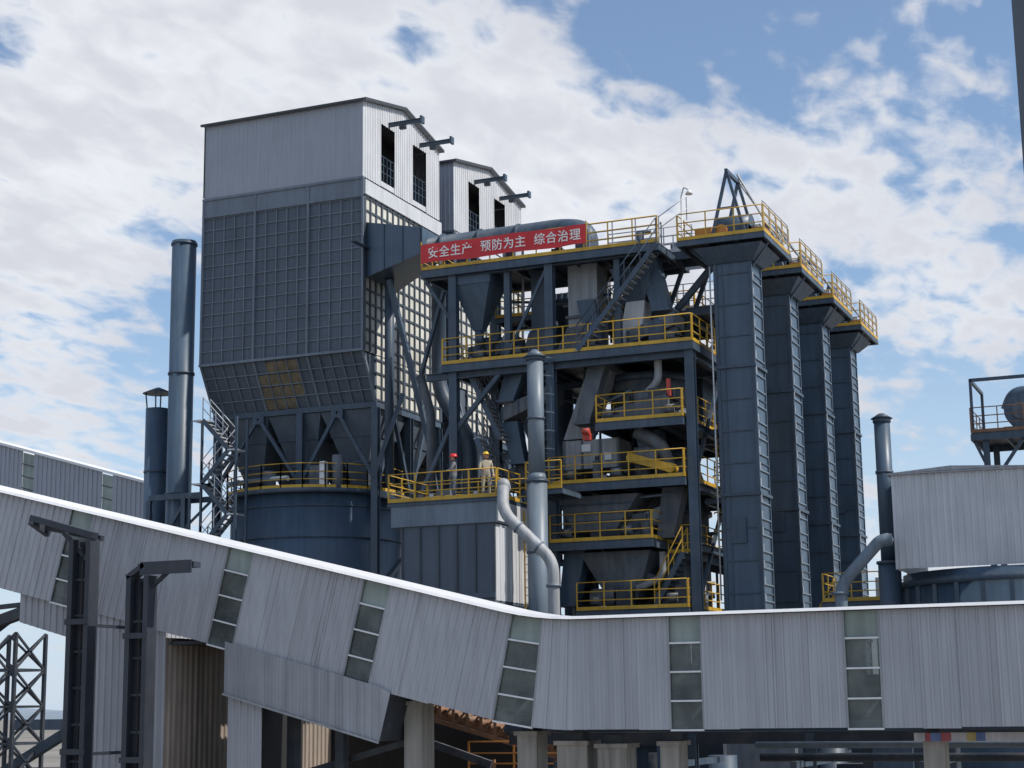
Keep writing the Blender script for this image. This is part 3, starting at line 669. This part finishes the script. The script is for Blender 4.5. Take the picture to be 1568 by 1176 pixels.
M_('dust_collection_duct',duct2)
M_('small_dust_collector',lambda o:(o.p().box(-27.6,-25.9,68.9,71.3,22.4,26.2,NAVY),[o.p().box(-27.64+i*.28,-27.58+i*.28,68.84,68.9,22.4,26.2,FRIB) for i in range(7)]))
M_('small_dust_collector',lambda o:(o.p().box(-24.4,-20.6,69.6,72.3,19.4,22.0,NAVY),o.p().box(-24.5,-20.5,69.5,72.4,21.9,22.02,FRIB)))
def clutter(o):
    b=o.p(); rr=random.Random(11)
    for (x0,x1,z) in ((-25,-20,16.9),(-24,-20,11.8),(-23,-20,19.3),(-30,-20,22.3),(-31,-21,26.5),(-24,-20,14.5)):
        for k in range(int((x1-x0)*1.6)):
            x=rr.uniform(x0,x1); y=rr.uniform(64.2,65.2) if rr.random()<.5 else rr.uniform(66,70); h=rr.uniform(.25,1.2); w=rr.uniform(.1,.32); mt=rr.choice([DUSTY,NAVY,DARK,LGREY,DUSTY,NAVY])
            if rr.random()<.5: b.box(x-w,x+w,y-w,y+w,z+.01,z+h,mt); b.box(x-w*.5,x+w*.5,y-w*.5,y+w*.5,z+h,z+h+.2,DARK)
            else: b.cyl((x,y,z),(x,y,z+h),w,w,mt,14); b.cyl((x-w,y,z+h),(x+w+.3,y,z+h),w*.6,w*.6,mt,12)
    for k in range(44):
        x=rr.uniform(-30,-20); y=rr.uniform(64.6,72); z=rr.choice([11,14,16,18.5,21,24]); b.cyl((x,y,z),(x,y,z+rr.uniform(1.5,4)),.06,.06,rr.choice([NAVY,DARK,PIPE,LGREY]),8)
    for k in range(30):
        x=rr.uniform(-29,-22); y=rr.uniform(64.6,70); z=rr.uniform(12,25.5); b.cyl((x,y,z),(x+rr.uniform(1,3),y,z+rr.uniform(-.8,.8)),.06,.06,rr.choice([NAVY,DARK,PIPE]),8)
M_('auxiliary_process_equipment',clutter)
M_('red_lubrication_unit',lambda o:(o.p().box(-23.72,-23.4,63.05,63.33,18.5,18.8,REDP),o.p().cyl((-23.7,62.98,18.85),(-23.4,62.98,18.85),.12,.12,REDP,14),o.p().beam((-23.5,63.3,18.6),(-23.4,63.9,18.9),.1,.1,DARK)))

# ---------------------------------------------------------------- front pulse filter platform with workers
o=Obj('pulse_dust_collector'); b=o.p('casing'); X0,X1,Ya,Yb=-29.75,-25.85,59.0,62.2
b.box(X0,X1,Ya,Yb,11.9,14.95,FILT)
for i in range(6): 
    x=X0+(X1-X0)*i/5; b.box(x-.03,x+.03,Ya-.06,Ya,12.3,14.9,FDARK)
b.box(X0-.1,X1+.05,Ya-.1,Ya+.0,12.1,12.3,FILT)
b.corr((X1+.01,Ya+.1),(X1+.01,Yb),12.0,14.9,14.9,WSHEET,n=(1,0),pitch=.5,dep=.05)  # white on the right side only: its sunlit tone is in the colour
b.box(X0-.45,X1+.15,Ya-.1,Yb+.1,14.95,15.8,PIPE); b.box(X1+.15,X1+.19,Ya-.05,Yb,15.0,15.75,WSHEET)  # white strip carries the same painted sunlit tone along the top band
b.frus((X0+1.3,X0+2.6,Ya+1,Ya+2),9.5,(X0,X1,Ya,Yb),11.9,NAVY)
for x in (X0+.1,X1-.1): 
    for y in (Ya+.1,Yb-.1): b.ibeam((x,y,0),(x,y,11.9),.25,.25,NAVY)
d=o.p('platform'); d.deck(X0-.6,X1+.2,Ya-.15,Yb+.2,15.92,sides='FLB',bh=.1)
d.rail([(X1+.15,Ya+.0),(X1+.15,Yb-1)],15.92,YEL)
m_=o.p('valves')
for i in range(8): m_.cyl((X0+.2+i*.48,60.2,15.95),(X0+.2+i*.48,60.2,16.35),.1,.1,GALV if i%2 else DUSTY,10)
m_.cyl((X0+.2,60.6,16.2),(X1-.3,60.6,16.2),.12,.12,YEL,12)
m_.box(X0+.5,X0+1.1,61,61.6,15.93,16.6,DUSTY)
d.deck(-25.5,-23.9,61.2,63.3,16.4,sides='FL',bh=.15)
o.done()
o=Obj('vent_pipe'); b=o.p(); c=(-24.65,60.4)
b.cyl((c[0],c[1],8),(c[0],c[1],16.6),.40,.40,PIPE,26); b.cyl((c[0],c[1],16.6),(c[0],c[1],16.9),.40,.32,PIPE,26); b.cyl((c[0],c[1],16.9),(c[0],c[1],21.4),.32,.32,PIPE,26)
for z in (13.8,16.55,19.0): b.cyl((c[0],c[1],z),(c[0],c[1],z+.1),.44 if z<17 else .36,.44 if z<17 else .36,NAVY,26)
b.cyl((c[0],c[1],21.5),(c[0],c[1],21.8),.45,.1,PIPE,26); b.cyl((c[0],c[1],21.35),(c[0],c[1],21.5),.36,.36,NAVY,26)
o.done()
o=Obj('exhaust_elbow_pipe'); b=o.p(); b.tube([(-25.6,59.5,16.3),(-25.0,57.9,16.2),(-24.75,57.3,15.1),(-22.95,57.7,13.25),(-22.95,57.7,4)],.22,LGREY,18,6)
b.cyl((-22.95,57.7,12.3),(-22.95,57.7,12.4),.28,.28,PIPE,18); b.ball((-25.0,57.95,16.2),.26,LGREY)
v1=Vector((-24.75,57.3,15.1)); v2=Vector((-22.95,57.7,13.25))
for t in (.3,.7): p=v1.lerp(v2,t); b.cyl(p,p+(v2-v1).normalized()*.07,.26,.26,PIPE,18)
o.done()

# ---------------------------------------------------------------- bucket elevators
for k in range(4):
    y=64.5+6.2*k; x0,x1=-18.4,-16.95; y1=y+1.55
    o=Obj('bucket_elevator'); b=o.p('casing'); b.box(x0,x1,y,y1,0,26.1,NAVY2)
    for x in (x0,x1): 
        b.box(x-.07,x+.07,y-.05,y+.05,0,26.1,NAVY); b.box(x-.05,x+.05,y1-.05,y1+.05,0,26.1,NAVY)
    b.box((x0+x1)/2-.45,(x0+x1)/2-.41,y-.03,y,0,26.1,NAVY)
    z=.7; i=0
    while z<25.4:
        big=(i%4==0); e=.11 if big else .045
        b.box(x0-e,x1+e,y-e,y1+e,z,z+(.12 if big else .05),NAVY)
        z+=1.28; i+=1
    z=.4
    while z<25.2:
        b.box(x1+.02,x1+.06,y+.1,y1-.1,z,z+.05,PIPE); 
        b.box(x1+.07,x1+.11,y-.03,y+.03,z,z+.3,GALV); z+=.64
    if k==0: b.cyl((x0-.2,y-.1,12),(x0-.2,y-.1,25.4),.035,.035,GALV,8)
    b.box(x0+.3,x0+.9,y-.08,y-.05,14.2+k,15.2+k,NAVY)
    b.frus((x0-.15,x1+.15,y-.1,y1+.1),25.5,(x0-.75,x1+.65,y-.6,y1+.9),26.1,NAVY)
    h=o.p('head'); ym=(y+y1)/2
    h.box(x0+.05,x1-.05,y+.1,y1-.1,26.1,27.1,NAVY2); h.cyl((x0+.05,ym,27.05),(x1-.05,ym,27.05),.6,.6,NAVY2,24)
    h.cyl((x0+.3,y-.02,26.9),(x0+.3,y+.1,26.9),.26,.26,ORG,16); h.cyl((x1+.02,ym,26.9),(x1+.3,ym,26.9),.3,.3,DUSTY,16); h.box(x1+.05,x1+.6,y+.3,y+1,26.45,26.95,ORG)
    h.box(x0-.8,x0-.1,y,y+.7,26.45,27.1,ORG if k==0 else DUSTY)
    d=o.p('head_platform'); d.deck(-19.75,-16.1,y-.8,y+3.4,26.45,sides='FRL',bh=.18)
    d.rail([(-16.15,y-.75),(-16.15,y+3.3)],26.45,GALV,h=1.25,toe=False)
    d.beam((x1,y+.2,25.3),(-16.2,y+.2,26.3),.12,.12,NAVY); d.beam((x0,y+.2,25.3),(-19.5,y+.2,26.3),.12,.12,NAVY); d.beam((x1-.3,y1,24.9),(x1-.3,y+3.3,26.3),.14,.14,NAVY)
    a=o.p('maintenance_frame'); tz=29.4 if k==0 else 28.9
    for yy in (y-.1,y+1.6):
        top=(-17.8,yy+.2,tz)
        a.beam((-18.45,yy-.1,26.45),top,.11,.13,NAVY); a.beam((-17.0,yy-.1,26.45),top,.11,.13,NAVY); a.beam((-18.15,yy+.05,27.8),(-17.35,yy+.05,27.8),.08,.08,NAVY)
    a.beam((-17.8,y+.0,tz),(-17.8,y+2.0,tz),.12,.16,NAVY)
    P0=Vector((-17.75,y+1.9,tz)); P1=Vector((-16.4,y+3.6,27.0)); Q0=Vector((-17.35,y+.1,tz-.2)); Q1=Vector((-16.3,y+1.8,26.8))
    for (u,v_) in ((P0,P1),(Q0,Q1)): a.beam(u,v_,.07,.07,GALV)
    for i in range(6):
        t=i/5; u=P0.lerp(P1,t); v_=Q0.lerp(Q1,t); a.beam(u,v_,.045,.045,GALV)
        if i<5: a.beam(u,Q0.lerp(Q1,(i+1)/5),.035,.035,GALV)
    o.done()
o=Obj('gooseneck_lamp'); b=o.p(); b.tube([(-19.7,64.4,26.5),(-19.7,64.4,28.5),(-19.55,64.3,28.85),(-19.3,64.2,28.7)],.03,GALV,8); b.cyl((-19.3,64.2,28.5),(-19.3,64.2,28.68),.16,.06,WHITE,14); o.done()

# ---------------------------------------------------------------- right side
o=Obj('clad_silo_building'); b=o.p('upper_cladding')
b.corr((-11.35,62),(-3.5,62),12.75,16.15,16.1,WSHEET,n=(0,-1),pitch=.24,dep=.05); b.corr((-11.35,62),(-11.35,69),12.75,16.15,16.15,WSHEET,n=(-1,0),pitch=.24); b.box(-3.6,-3.5,62,69,12.75,16.1,WSHEET)
r=o.p('roof'); r.hexa([(-11.5,61.85,16.15),(-3.4,61.85,16.1),(-3.4,69,16.1),(-11.5,69,16.15),(-11.5,61.85,16.2),(-3.4,61.85,16.15),(-3.4,69,16.3),(-11.5,69,16.3)],OLDSH)
r.hexa([(-11.5,61.84,16.2),(-9.2,61.84,16.2),(-9.2,69,16.2),(-11.5,69,16.2),(-11.5,61.84,16.21),(-9.2,61.84,16.36),(-9.2,69,16.36),(-11.5,69,16.21)],OLDSH)
r.hexa([(-9.19,61.84,16.2),(-6.4,61.84,16.18),(-6.4,69,16.18),(-9.19,69,16.2),(-9.19,61.84,16.36),(-6.4,61.84,16.19),(-6.4,69,16.2),(-9.19,69,16.36)],OLDSH)
s_=o.p('silo'); c=(-7.3,66.2); ring(s_,c,4.5,0,12.7,NAVY2,56); ring(s_,c,4.62,12.2,12.45,NAVY,56)
for i in range(28):
    t=2*math.pi*i/28; s_.beam((c[0]+4.53*math.cos(t),c[1]+4.53*math.sin(t),9),(c[0]+4.53*math.cos(t),c[1]+4.53*math.sin(t),12.2),.15,.15,NAVY)
o.done()
o=Obj('exhaust_stack'); b=o.p('shaft'); c=(-11.95,64); ring(b,c,.3,13.2,18.5,NAVY2,22); ring(b,c,.42,8,13.2,NAVY2,22)
for z in (13.1,13.9,16.5): ring(b,c,.48 if z<13.5 else .34,z,z+.1,NAVY,22)
b.cyl((c[0],c[1],18.6),(c[0],c[1],18.8),.42,.1,NAVY,22); ring(b,c,.34,18.45,18.6,NAVY,22)
o.done()
o=Obj('exhaust_elbow_pipe'); b=o.p(); b.tube([(-11.3,61.3,13.75),(-11.7,61.2,13.75),(-13.2,61.2,12.2),(-13.3,61.2,8)],.22,PIPE,18,6); b.ball((-11.5,61.3,13.75),.25,PIPE); b.cyl((-13.25,61.2,11.85),(-13.25,61.2,11.95),.3,.3,PIPE,18); o.done()
o=Obj('low_service_platform'); b=o.p(); b.deck(-15.0,-11.6,66,68,11.9,sides='FLR'); b.slrail((-14.6,66.8,11.9),(-15.9,66.8,9.8),YEL)
for x in (-14.8,-11.9): b.ibeam((x,66.3,0),(x,66.3,11.8),.2,.2,NAVY)
b.box(-13.0,-12.2,66.5,67.2,11.9,12.8,GALV)
o.done()
o=Obj('roof_fan_platform'); b=o.p('platform'); b.deck(-10.2,-4.5,75,79,19.5,rm=RUSTY,sides='FL',em=NAVY)
for x in (-9.6,-6.0):
    for y in (75.3,78.7): b.ibeam((x,y,0),(x,y,19.4),.25,.25,NAVY)
b.beam((-9.6,75.3,18),(-10.1,75.3,19.2),.12,.12,NAVY); b.beam((-9.6,75.3,17.0),(-8,75.3,19.2),.14,.14,NAVY)
for y in (75.2,78.8): b.beam((-10.1,y,19.5),(-10.1,y,21.9),.12,.12,NAVY)
b.beam((-10.1,75.2,21.85),(-4.6,75.2,21.85),.12,.14,NAVY); b.beam((-10.1,75.2,21.85),(-10.1,78.8,21.85),.12,.14,NAVY)
f=o.p('fan'); f.cyl((-8.1,76,20.5),(-8.1,77,20.5),.75,.75,NAVY2,28); f.cyl((-8.1,75.9,20.5),(-8.1,76,20.5),.4,.4,DUSTY,20); f.tube([(-8.7,76.5,20.6),(-8.4,76.5,21.3),(-7.2,76.5,21.3),(-5.0,76.5,21.3)],.35,NAVY2,16); f.box(-8.9,-7.3,75.9,77.1,19.55,19.8,NAVY); f.box(-7.2,-6.4,76,77,19.6,20.8,DUSTY)
o.done()
o=Obj('steel_post'); b=o.p(); b.box(-1.17,-.87,12.2,12.5,0,22,mat('weathered_post',(.10,.115,.14),.6,0,.2,.2)); b.box(-1.20,-.84,12.17,12.53,3,3.1,DARK); o.done()

# ---------------------------------------------------------------- under-gallery background
o=Obj('inclined_pan_conveyor'); b=o.p()
for y in (44,45.2):
    for dz in (0,.55): b.beam((-22.3,y,8.0+dz),(-17.2,y,6.6+dz),.12,.12,RUSTY)
    for i in range(13):
        t=i/12; p=Vector((-22.3,y,8.0)).lerp(Vector((-17.2,y,6.6)),t); b.beam(p,p+Vector((0,0,.55)),.07,.07,RUSTY)
        if i<12: b.beam(p,p+Vector((.42,0,.42)),.05,.05,RUSTY)
for i in range(16):
    t=i/15; p=Vector((-22.2,44.6,8.25)).lerp(Vector((-17.3,44.6,6.85)),t); b.cyl(p-Vector((0,.5,0)),p+Vector((0,.5,0)),.1,.1,RUSTY,10)
b.rail([(-19.9,43.5),(-17.2,43.5)],6.2,ORG,h=.9)
for x in (-21.5,-19.5,-17.5): b.box(x-.1,x+.1,44,44.2,0,6.6,RUSTY)
b.beam((-22.5,43,7.6),(-19.0,43,6.5),.15,.2,DARK)
o.done()
o=Obj('pipe_rack'); b=o.p()
for (y,z,r,mt) in ((40.6,7.05,.08,PIPE),(41,6.75,.1,DARK),(44,7.4,.14,NAVY)): b.cyl((-19 if y>43 else -11,y,z),(4,y,z),r,r,mt,12)
for x in range(-16,4,3): b.ibeam((x,42,0),(x,42,7.3),.22,.22,NAVY); b.beam((x,40.2,6.6),(x,44.5,6.6),.15,.15,NAVY)
b.beam((-18,42,7.2),(4,42,7.2),.2,.3,DARK)
o.done()
o=Obj('coloured_notice_banner'); b=o.p()
cols=[mat('notice_red',(.4,.1,.12),.7),mat('notice_white',(.5,.48,.5),.7),mat('notice_yellow',(.5,.38,.15),.7),mat('notice_blue',(.14,.2,.4),.7)]
x=-6.75; rr=random.Random(2)
for i in range(16):
    wd=rr.uniform(.1,.24); b.box(x,x+wd,37.9,37.92,7.18,7.36,cols[rr.choice([1,1,0,2,1,3])]); x+=wd+.003
b.beam((-6.9,37.95,7.4),(-4,37.95,7.4),.03,.03,DARK)
o.done()
o=Obj('plant_ground_floor_machinery'); b=o.p(); rr=random.Random(5)
for k in range(60):
    x=rr.uniform(-42,-8); y=rr.uniform(50,58); w=rr.uniform(.2,1.3); h=rr.uniform(6,10.0)
    mt=rr.choice([NAVY,DARK,DUSTY,NAVY,DARK,DARK])
    if rr.random()<.5: b.box(x-w,x+w,y-.5,y+.5,0,h,mt); b.box(x-w-.1,x+w+.1,y-.6,y+.6,h-1.2,h-1.0,DARK)
    else: b.cyl((x,y,0),(x,y,h),w*.5,w*.5,mt,18)
for z in (5.8,7.6): b.beam((-44,54,z),(-6,54,z),.3,.4,NAVY)
o.done()
o=Obj('plant_support_structure'); b=o.p()
b.box(-30,-19,64.5,73.5,0,9.5,DARK); b.box(-34,-30.5,66,74,0,8.5,DARK); b.deck(-33.5,-24.5,62.9,64.4,9.6,sides='F')
for x in (-33,-28.5,-24.8): b.ibeam((x,63.1,0),(x,63.1,9.5),.25,.25,NAVY)
o.done()

# ---------------------------------------------------------------- people
SKIN=mat('skin',(.45,.25,.17),.6,0,.05,.02); HAIR=mat('black_hair',(.02,.018,.016),.7,0,.1,.1); BOOT=mat('black_boots',(.03,.028,.025),.6,0,.2,.1)
def worker(loc,rot,jacket,pants,helm,pose):
    verts={'pel':((0,0,.95),.145),'wst':((0,.0,1.08),.14),'chs':((0,.01,1.30),.165),'nk0':((0,.0,1.45),.09),'nk':((0,-.01,1.54),.055),
    'shR':((.19,0,1.41),.075),'shL':((-.19,0,1.41),.075)}
    verts.update(pose)
    for s_,sg in (('R',1),('L',-1)):
        verts.setdefault('hip'+s_,((sg*.10,0,.90),.105)); verts.setdefault('kn'+s_,((sg*.12,-.02,.50),.07)); verts.setdefault('an'+s_,((sg*.13,.02,.10),.052)); verts.setdefault('toe'+s_,((sg*.15,-.17,.05),.045))
        verts.setdefault('el'+s_,((sg*.26,.03,1.13),.052)); verts.setdefault('wr'+s_,((sg*.27,-.12,.92),.036))
    names=list(verts); ed=[('pel','wst'),('wst','chs'),('chs','nk0'),('nk0','nk'),('chs','shR'),('chs','shL')]
    for s_ in 'RL': ed+=[('pel','hip'+s_),('hip'+s_,'kn'+s_),('kn'+s_,'an'+s_),('an'+s_,'toe'+s_),('sh'+s_,'el'+s_),('el'+s_,'wr'+s_)]
    me=bpy.data.meshes.new('tmp'); me.from_pydata([verts[n][0] for n in names],[(names.index(a),names.index(b)) for a,b in ed],[])
    ob=bpy.data.objects.new('tmp',me); scene.collection.objects.link(ob)
    sk=ob.modifiers.new('s','SKIN'); 
    for i,n in enumerate(names):
        me.skin_vertices[0].data[i].radius=(verts[n][1],)*2
    me.skin_vertices[0].data[0].use_root=True
    sb=ob.modifiers.new('u','SUBSURF'); sb.levels=2; sb.render_levels=2
    dg=bpy.context.evaluated_depsgraph_get(); bm=bpy.data.meshes.new_from_object(ob.evaluated_get(dg)); bpy.data.objects.remove(ob)
    bm.materials.clear()
    for m in (jacket,pants,BOOT,SKIN): bm.materials.append(m)
    for p in bm.polygons:
        p.use_smooth=True; c=p.center
        armr=abs(c.x)>.2
        p.material_index=2 if c.z<.12 else (3 if c.z>1.5 else (1 if (c.z<.93 and not armr) else 0))
    e=bpy.data.objects.new('worker',None); scene.collection.objects.link(e)
    bo=bpy.data.objects.new('clothed_body',bm); scene.collection.objects.link(bo); bo.parent=e
    hd=B(); hd.ball((0,-.02,1.64),.095,SKIN,16,1.25); hd.ball((0,.02,1.665),.102,HAIR,16,1.05)
    hd.frus((-.016,.016,-.135,-.11),1.60,(-.01,.01,-.12,-.10),1.65,SKIN); hd.box(-.03,.03,-.117,-.108,1.565,1.572,mat('lips',(.35,.12,.1),.6))
    for sg in (-1,1): hd.ball((sg*.036,-.108,1.655),.012,INTR,8); hd.ball((sg*.097,0,1.635),.024,SKIN,8,1.4)
    ho=bpy.data.objects.new('head',mesh_from(hd,'head',(0,0,0))); scene.collection.objects.link(ho); ho.parent=e
    hl=B(); n=18
    for i in range(6):
        a0=math.pi/2*i/6; a1=math.pi/2*(i+1)/6
        for j in range(n):
            t0=2*math.pi*j/n; t1=2*math.pi*(j+1)/n
            P=lambda a,t:(.125*math.cos(a)*math.cos(t),.145*math.cos(a)*math.sin(t),1.69+.12*math.sin(a))
            hl.face([P(a0,t0),P(a0,t1),P(a1,t1),P(a1,t0)],helm,True)
    for j in range(n):
        t0=2*math.pi*j/n; t1=2*math.pi*(j+1)/n
        Q=lambda r,t,z:((.125+r)*math.cos(t),(.145+r*(2.6 if math.sin(t)<-.3 else 1))*math.sin(t),z)
        hl.face([Q(0,t0,1.695),Q(0,t1,1.695),Q(.025,t1,1.68),Q(.025,t0,1.68)],helm,True)
    hl.beam((0,-.12,1.76),(0,.12,1.76),.03,.10,helm)
    hh_=bpy.data.objects.new('safety_helmet',mesh_from(hl,'helmet',(0,0,0))); scene.collection.objects.link(hh_); hh_.parent=e
    for s_,sg in (('R',1),('L',-1)):
        hb=B(); w=Vector(verts['wr'+s_][0]); el=Vector(verts['el'+s_][0]); d=(w-el).normalized()
        hb.beam(w-d*.01,w+d*.09,.08,.032,SKIN)
        sd=d.cross(Vector((0,0,1)) if abs(d.z)<.95 else Vector((0,1,0))).normalized()
        for fi,(of,ln) in enumerate(((-.03,.07),(-.01,.08),(.01,.075),(.03,.06))):
            p=w+d*.09+sd*of; q=p+d*ln*.55; r2=q+(d*.6+Vector((0,-.5,-.4))).normalized()*ln*.45; hb.cyl(p,q,.010,.009,SKIN,8); hb.cyl(q,r2,.009,.007,SKIN,8)
        p=w+d*.03-sd*.035; hb.cyl(p,p+(d*.6-sd*.7).normalized()*.05,.011,.008,SKIN,8)
        h2=bpy.data.objects.new('hand_'+s_,mesh_from(hb,'hand',(0,0,0))); scene.collection.objects.link(h2); h2.parent=e
    e.location=loc; e.rotation_euler=(0,0,R(rot)); e.scale=(1.02,)*3
GREYJ=mat('grey_workwear',(.20,.20,.22),.8,0,.2,.1,scale=4); BLUEP=mat('dark_workwear_trousers',(.12,.13,.16),.8,0,.2,.1,scale=4); TAN=mat('khaki_workwear',(.38,.33,.25),.8,0,.2,.1,scale=4)
worker((-27.75,59.45,15.93),-60,GREYJ,BLUEP,mat('red_helmet',(.6,.03,.03),.35,0,.05,.05),{'elR':((.24,-.12,1.16),.052),'wrR':((.14,-.30,1.12),.036)})
worker((-26.4,59.5,15.93),35,TAN,TAN,mat('yellow_helmet',(.75,.5,.04),.35,0,.05,.05),{'elL':((-.26,-.10,1.15),.052),'wrL':((-.2,-.32,1.08),.036),'knR':((.12,-.05,.5),.07)})

# ---------------------------------------------------------------- sun and sky
sd=Vector((math.cos(R(48))*math.cos(R(3)),math.cos(R(48))*math.sin(R(3)),math.sin(R(48))))
sl=bpy.data.lights.new('sun','SUN'); sl.energy=4.0; sl.angle=R(.6); sl.color=(1,.955,.88)
so=bpy.data.objects.new('sun',sl); scene.collection.objects.link(so); so.rotation_euler=sd.to_track_quat('Z','Y').to_euler(); so.location=(0,0,60)
w=bpy.data.worlds.new('World'); scene.world=w; w.use_nodes=True; nt=w.node_tree; N=nt.nodes; Lk=nt.links; N.clear()
out=N.new('ShaderNodeOutputWorld'); sky=N.new('ShaderNodeTexSky'); sky.sky_type='NISHITA'; sky.sun_disc=False; sky.sun_elevation=R(48); sky.sun_rotation=math.atan2(sd.x,sd.y); sky.air_density=1.0; sky.dust_density=.5; sky.ozone_density=2.4
bg1=N.new('ShaderNodeBackground'); bg1.inputs[1].default_value=.145; Lk.new(sky.outputs[0],bg1.inputs[0])
tc=N.new('ShaderNodeTexCoord'); DIR=tc.outputs['Generated']
sx=N.new('ShaderNodeSeparateXYZ'); Lk.new(DIR,sx.inputs[0])
def math_(op,a,b=None,clamp=False):
    n=N.new('ShaderNodeMath'); n.operation=op; n.use_clamp=clamp
    for i,v in enumerate((a,b)):
        if v is None: continue
        if isinstance(v,(int,float)): n.inputs[i].default_value=v
        else: Lk.new(v,n.inputs[i])
    return n.outputs[0]
def mr(v,a,b,c,d,smooth=True):
    n=N.new('ShaderNodeMapRange'); 
    if smooth: n.interpolation_type='SMOOTHSTEP'
    Lk.new(v,n.inputs[0]); n.inputs[1].default_value=a; n.inputs[2].default_value=b; n.inputs[3].default_value=c; n.inputs[4].default_value=d; return n.outputs[0]
zz=math_('ADD',math_('MAXIMUM',sx.outputs[2],0.0),.20)
cx=N.new('ShaderNodeCombineXYZ'); Lk.new(math_('DIVIDE',sx.outputs[0],zz),cx.inputs[0]); Lk.new(math_('DIVIDE',sx.outputs[1],zz),cx.inputs[1])
UV=cx.outputs[0]
def noise(scale,det,rough=.5,dist=0,off=(0,0,0),sc=(1,1,1),rot=0):
    mp=N.new('ShaderNodeMapping'); mp.inputs['Location'].default_value=off; mp.inputs['Scale'].default_value=sc; mp.inputs['Rotation'].default_value=(0,0,rot); Lk.new(UV,mp.inputs[0])
    n=N.new('ShaderNodeTexNoise'); n.inputs['Scale'].default_value=scale; n.inputs['Detail'].default_value=det; n.inputs['Roughness'].default_value=rough; n.inputs['Distortion'].default_value=dist; Lk.new(mp.outputs[0],n.inputs['Vector']); return n.outputs[0]
big=noise(1.6,3,.5,.2,(3.1,1.2,0)); mid=noise(6.5,6,.5,.25,(0,2,0),(1,.8,1),-.4); fine=noise(22,5,.5,.3,(1,0,0),(1,.6,1),-.4)
def hole(az,el,r,amt):
    a=R(23-az); d=Vector((-math.sin(a)*math.cos(R(el)),math.cos(a)*math.cos(R(el)),math.sin(R(el))))
    n=N.new('ShaderNodeVectorMath'); n.operation='DISTANCE'; Lk.new(DIR,n.inputs[0]); n.inputs[1].default_value=d
    return mr(n.outputs['Value'],0,math.radians(r),amt,0)
cov=math_('MULTIPLY',big,.5)
cov=math_('ADD',cov,math_('MULTIPLY',mid,.75)); cov=math_('ADD',cov,math_('MULTIPLY',fine,.60))
for h in ((6.2,22.8,6,-.26),(2,24,4,-.10),(11,22,4,-.06),(-12,13.5,5,-.12),(14.5,9.5,5,-.06),
          (-15,20,9,.24),(-15,15,6,.12),(-16,10,5,.10),(-15,6,4,.08),(-7,22,6,.16),(-1,20,6,.2),(3,18.5,6,.2),(8,17,6,.17),(13.5,17,6,.16),(15,13,4,.12),(14,21,4,.08),(-3,16,6,.15),(3,14,7,.12),(14,6,4,.08),(10,8,5,.06)):
    cov=math_('ADD',cov,hole(*h))
mask=mr(cov,.88,1.10,0,1)
mask=math_('MULTIPLY',mask,mr(sx.outputs[2],0.0,.10,0.15,1))
haze=mr(sx.outputs[2],0,.26,.85,.05)
mask2=math_('MULTIPLY',mask,.97)
shade=mr(math_('ADD',math_('MULTIPLY',mid,.55),math_('MULTIPLY',fine,.45)),.36,.62,.99,.78)
ccol=N.new('ShaderNodeCombineColor'); Lk.new(math_('MULTIPLY',shade,.93),ccol.inputs[0]); Lk.new(math_('MULTIPLY',shade,.955),ccol.inputs[1]); Lk.new(math_('ADD',math_('MULTIPLY',shade,.87),.13),ccol.inputs[2])
bg2=N.new('ShaderNodeBackground'); bg2.inputs[1].default_value=.95; Lk.new(ccol.outputs[0],bg2.inputs[0])
bgh=N.new('ShaderNodeBackground'); bgh.inputs[0].default_value=(.56,.69,.86,1); bgh.inputs[1].default_value=1
m1=N.new('ShaderNodeMixShader'); Lk.new(haze,m1.inputs[0]); Lk.new(bg1.outputs[0],m1.inputs[1]); Lk.new(bgh.outputs[0],m1.inputs[2])
m2=N.new('ShaderNodeMixShader'); Lk.new(mask2,m2.inputs[0]); Lk.new(m1.outputs[0],m2.inputs[1]); Lk.new(bg2.outputs[0],m2.inputs[2]); Lk.new(m2.outputs[0],out.inputs[0])

# ---------------------------------------------------------------- camera
cam=bpy.data.cameras.new('camera'); cam.sensor_width=36; cam.lens=36*2600/1568; cam.clip_end=8000; cam.clip_start=.1
co=bpy.data.objects.new('camera',cam); scene.collection.objects.link(co)
co.matrix_world=Matrix.Translation((0,0,8))@(Matrix.Rotation(R(23),4,'Z')@Matrix.Rotation(R(100.8),4,'X')@Matrix.Rotation(-0.013,4,'Z'))
scene.camera=co
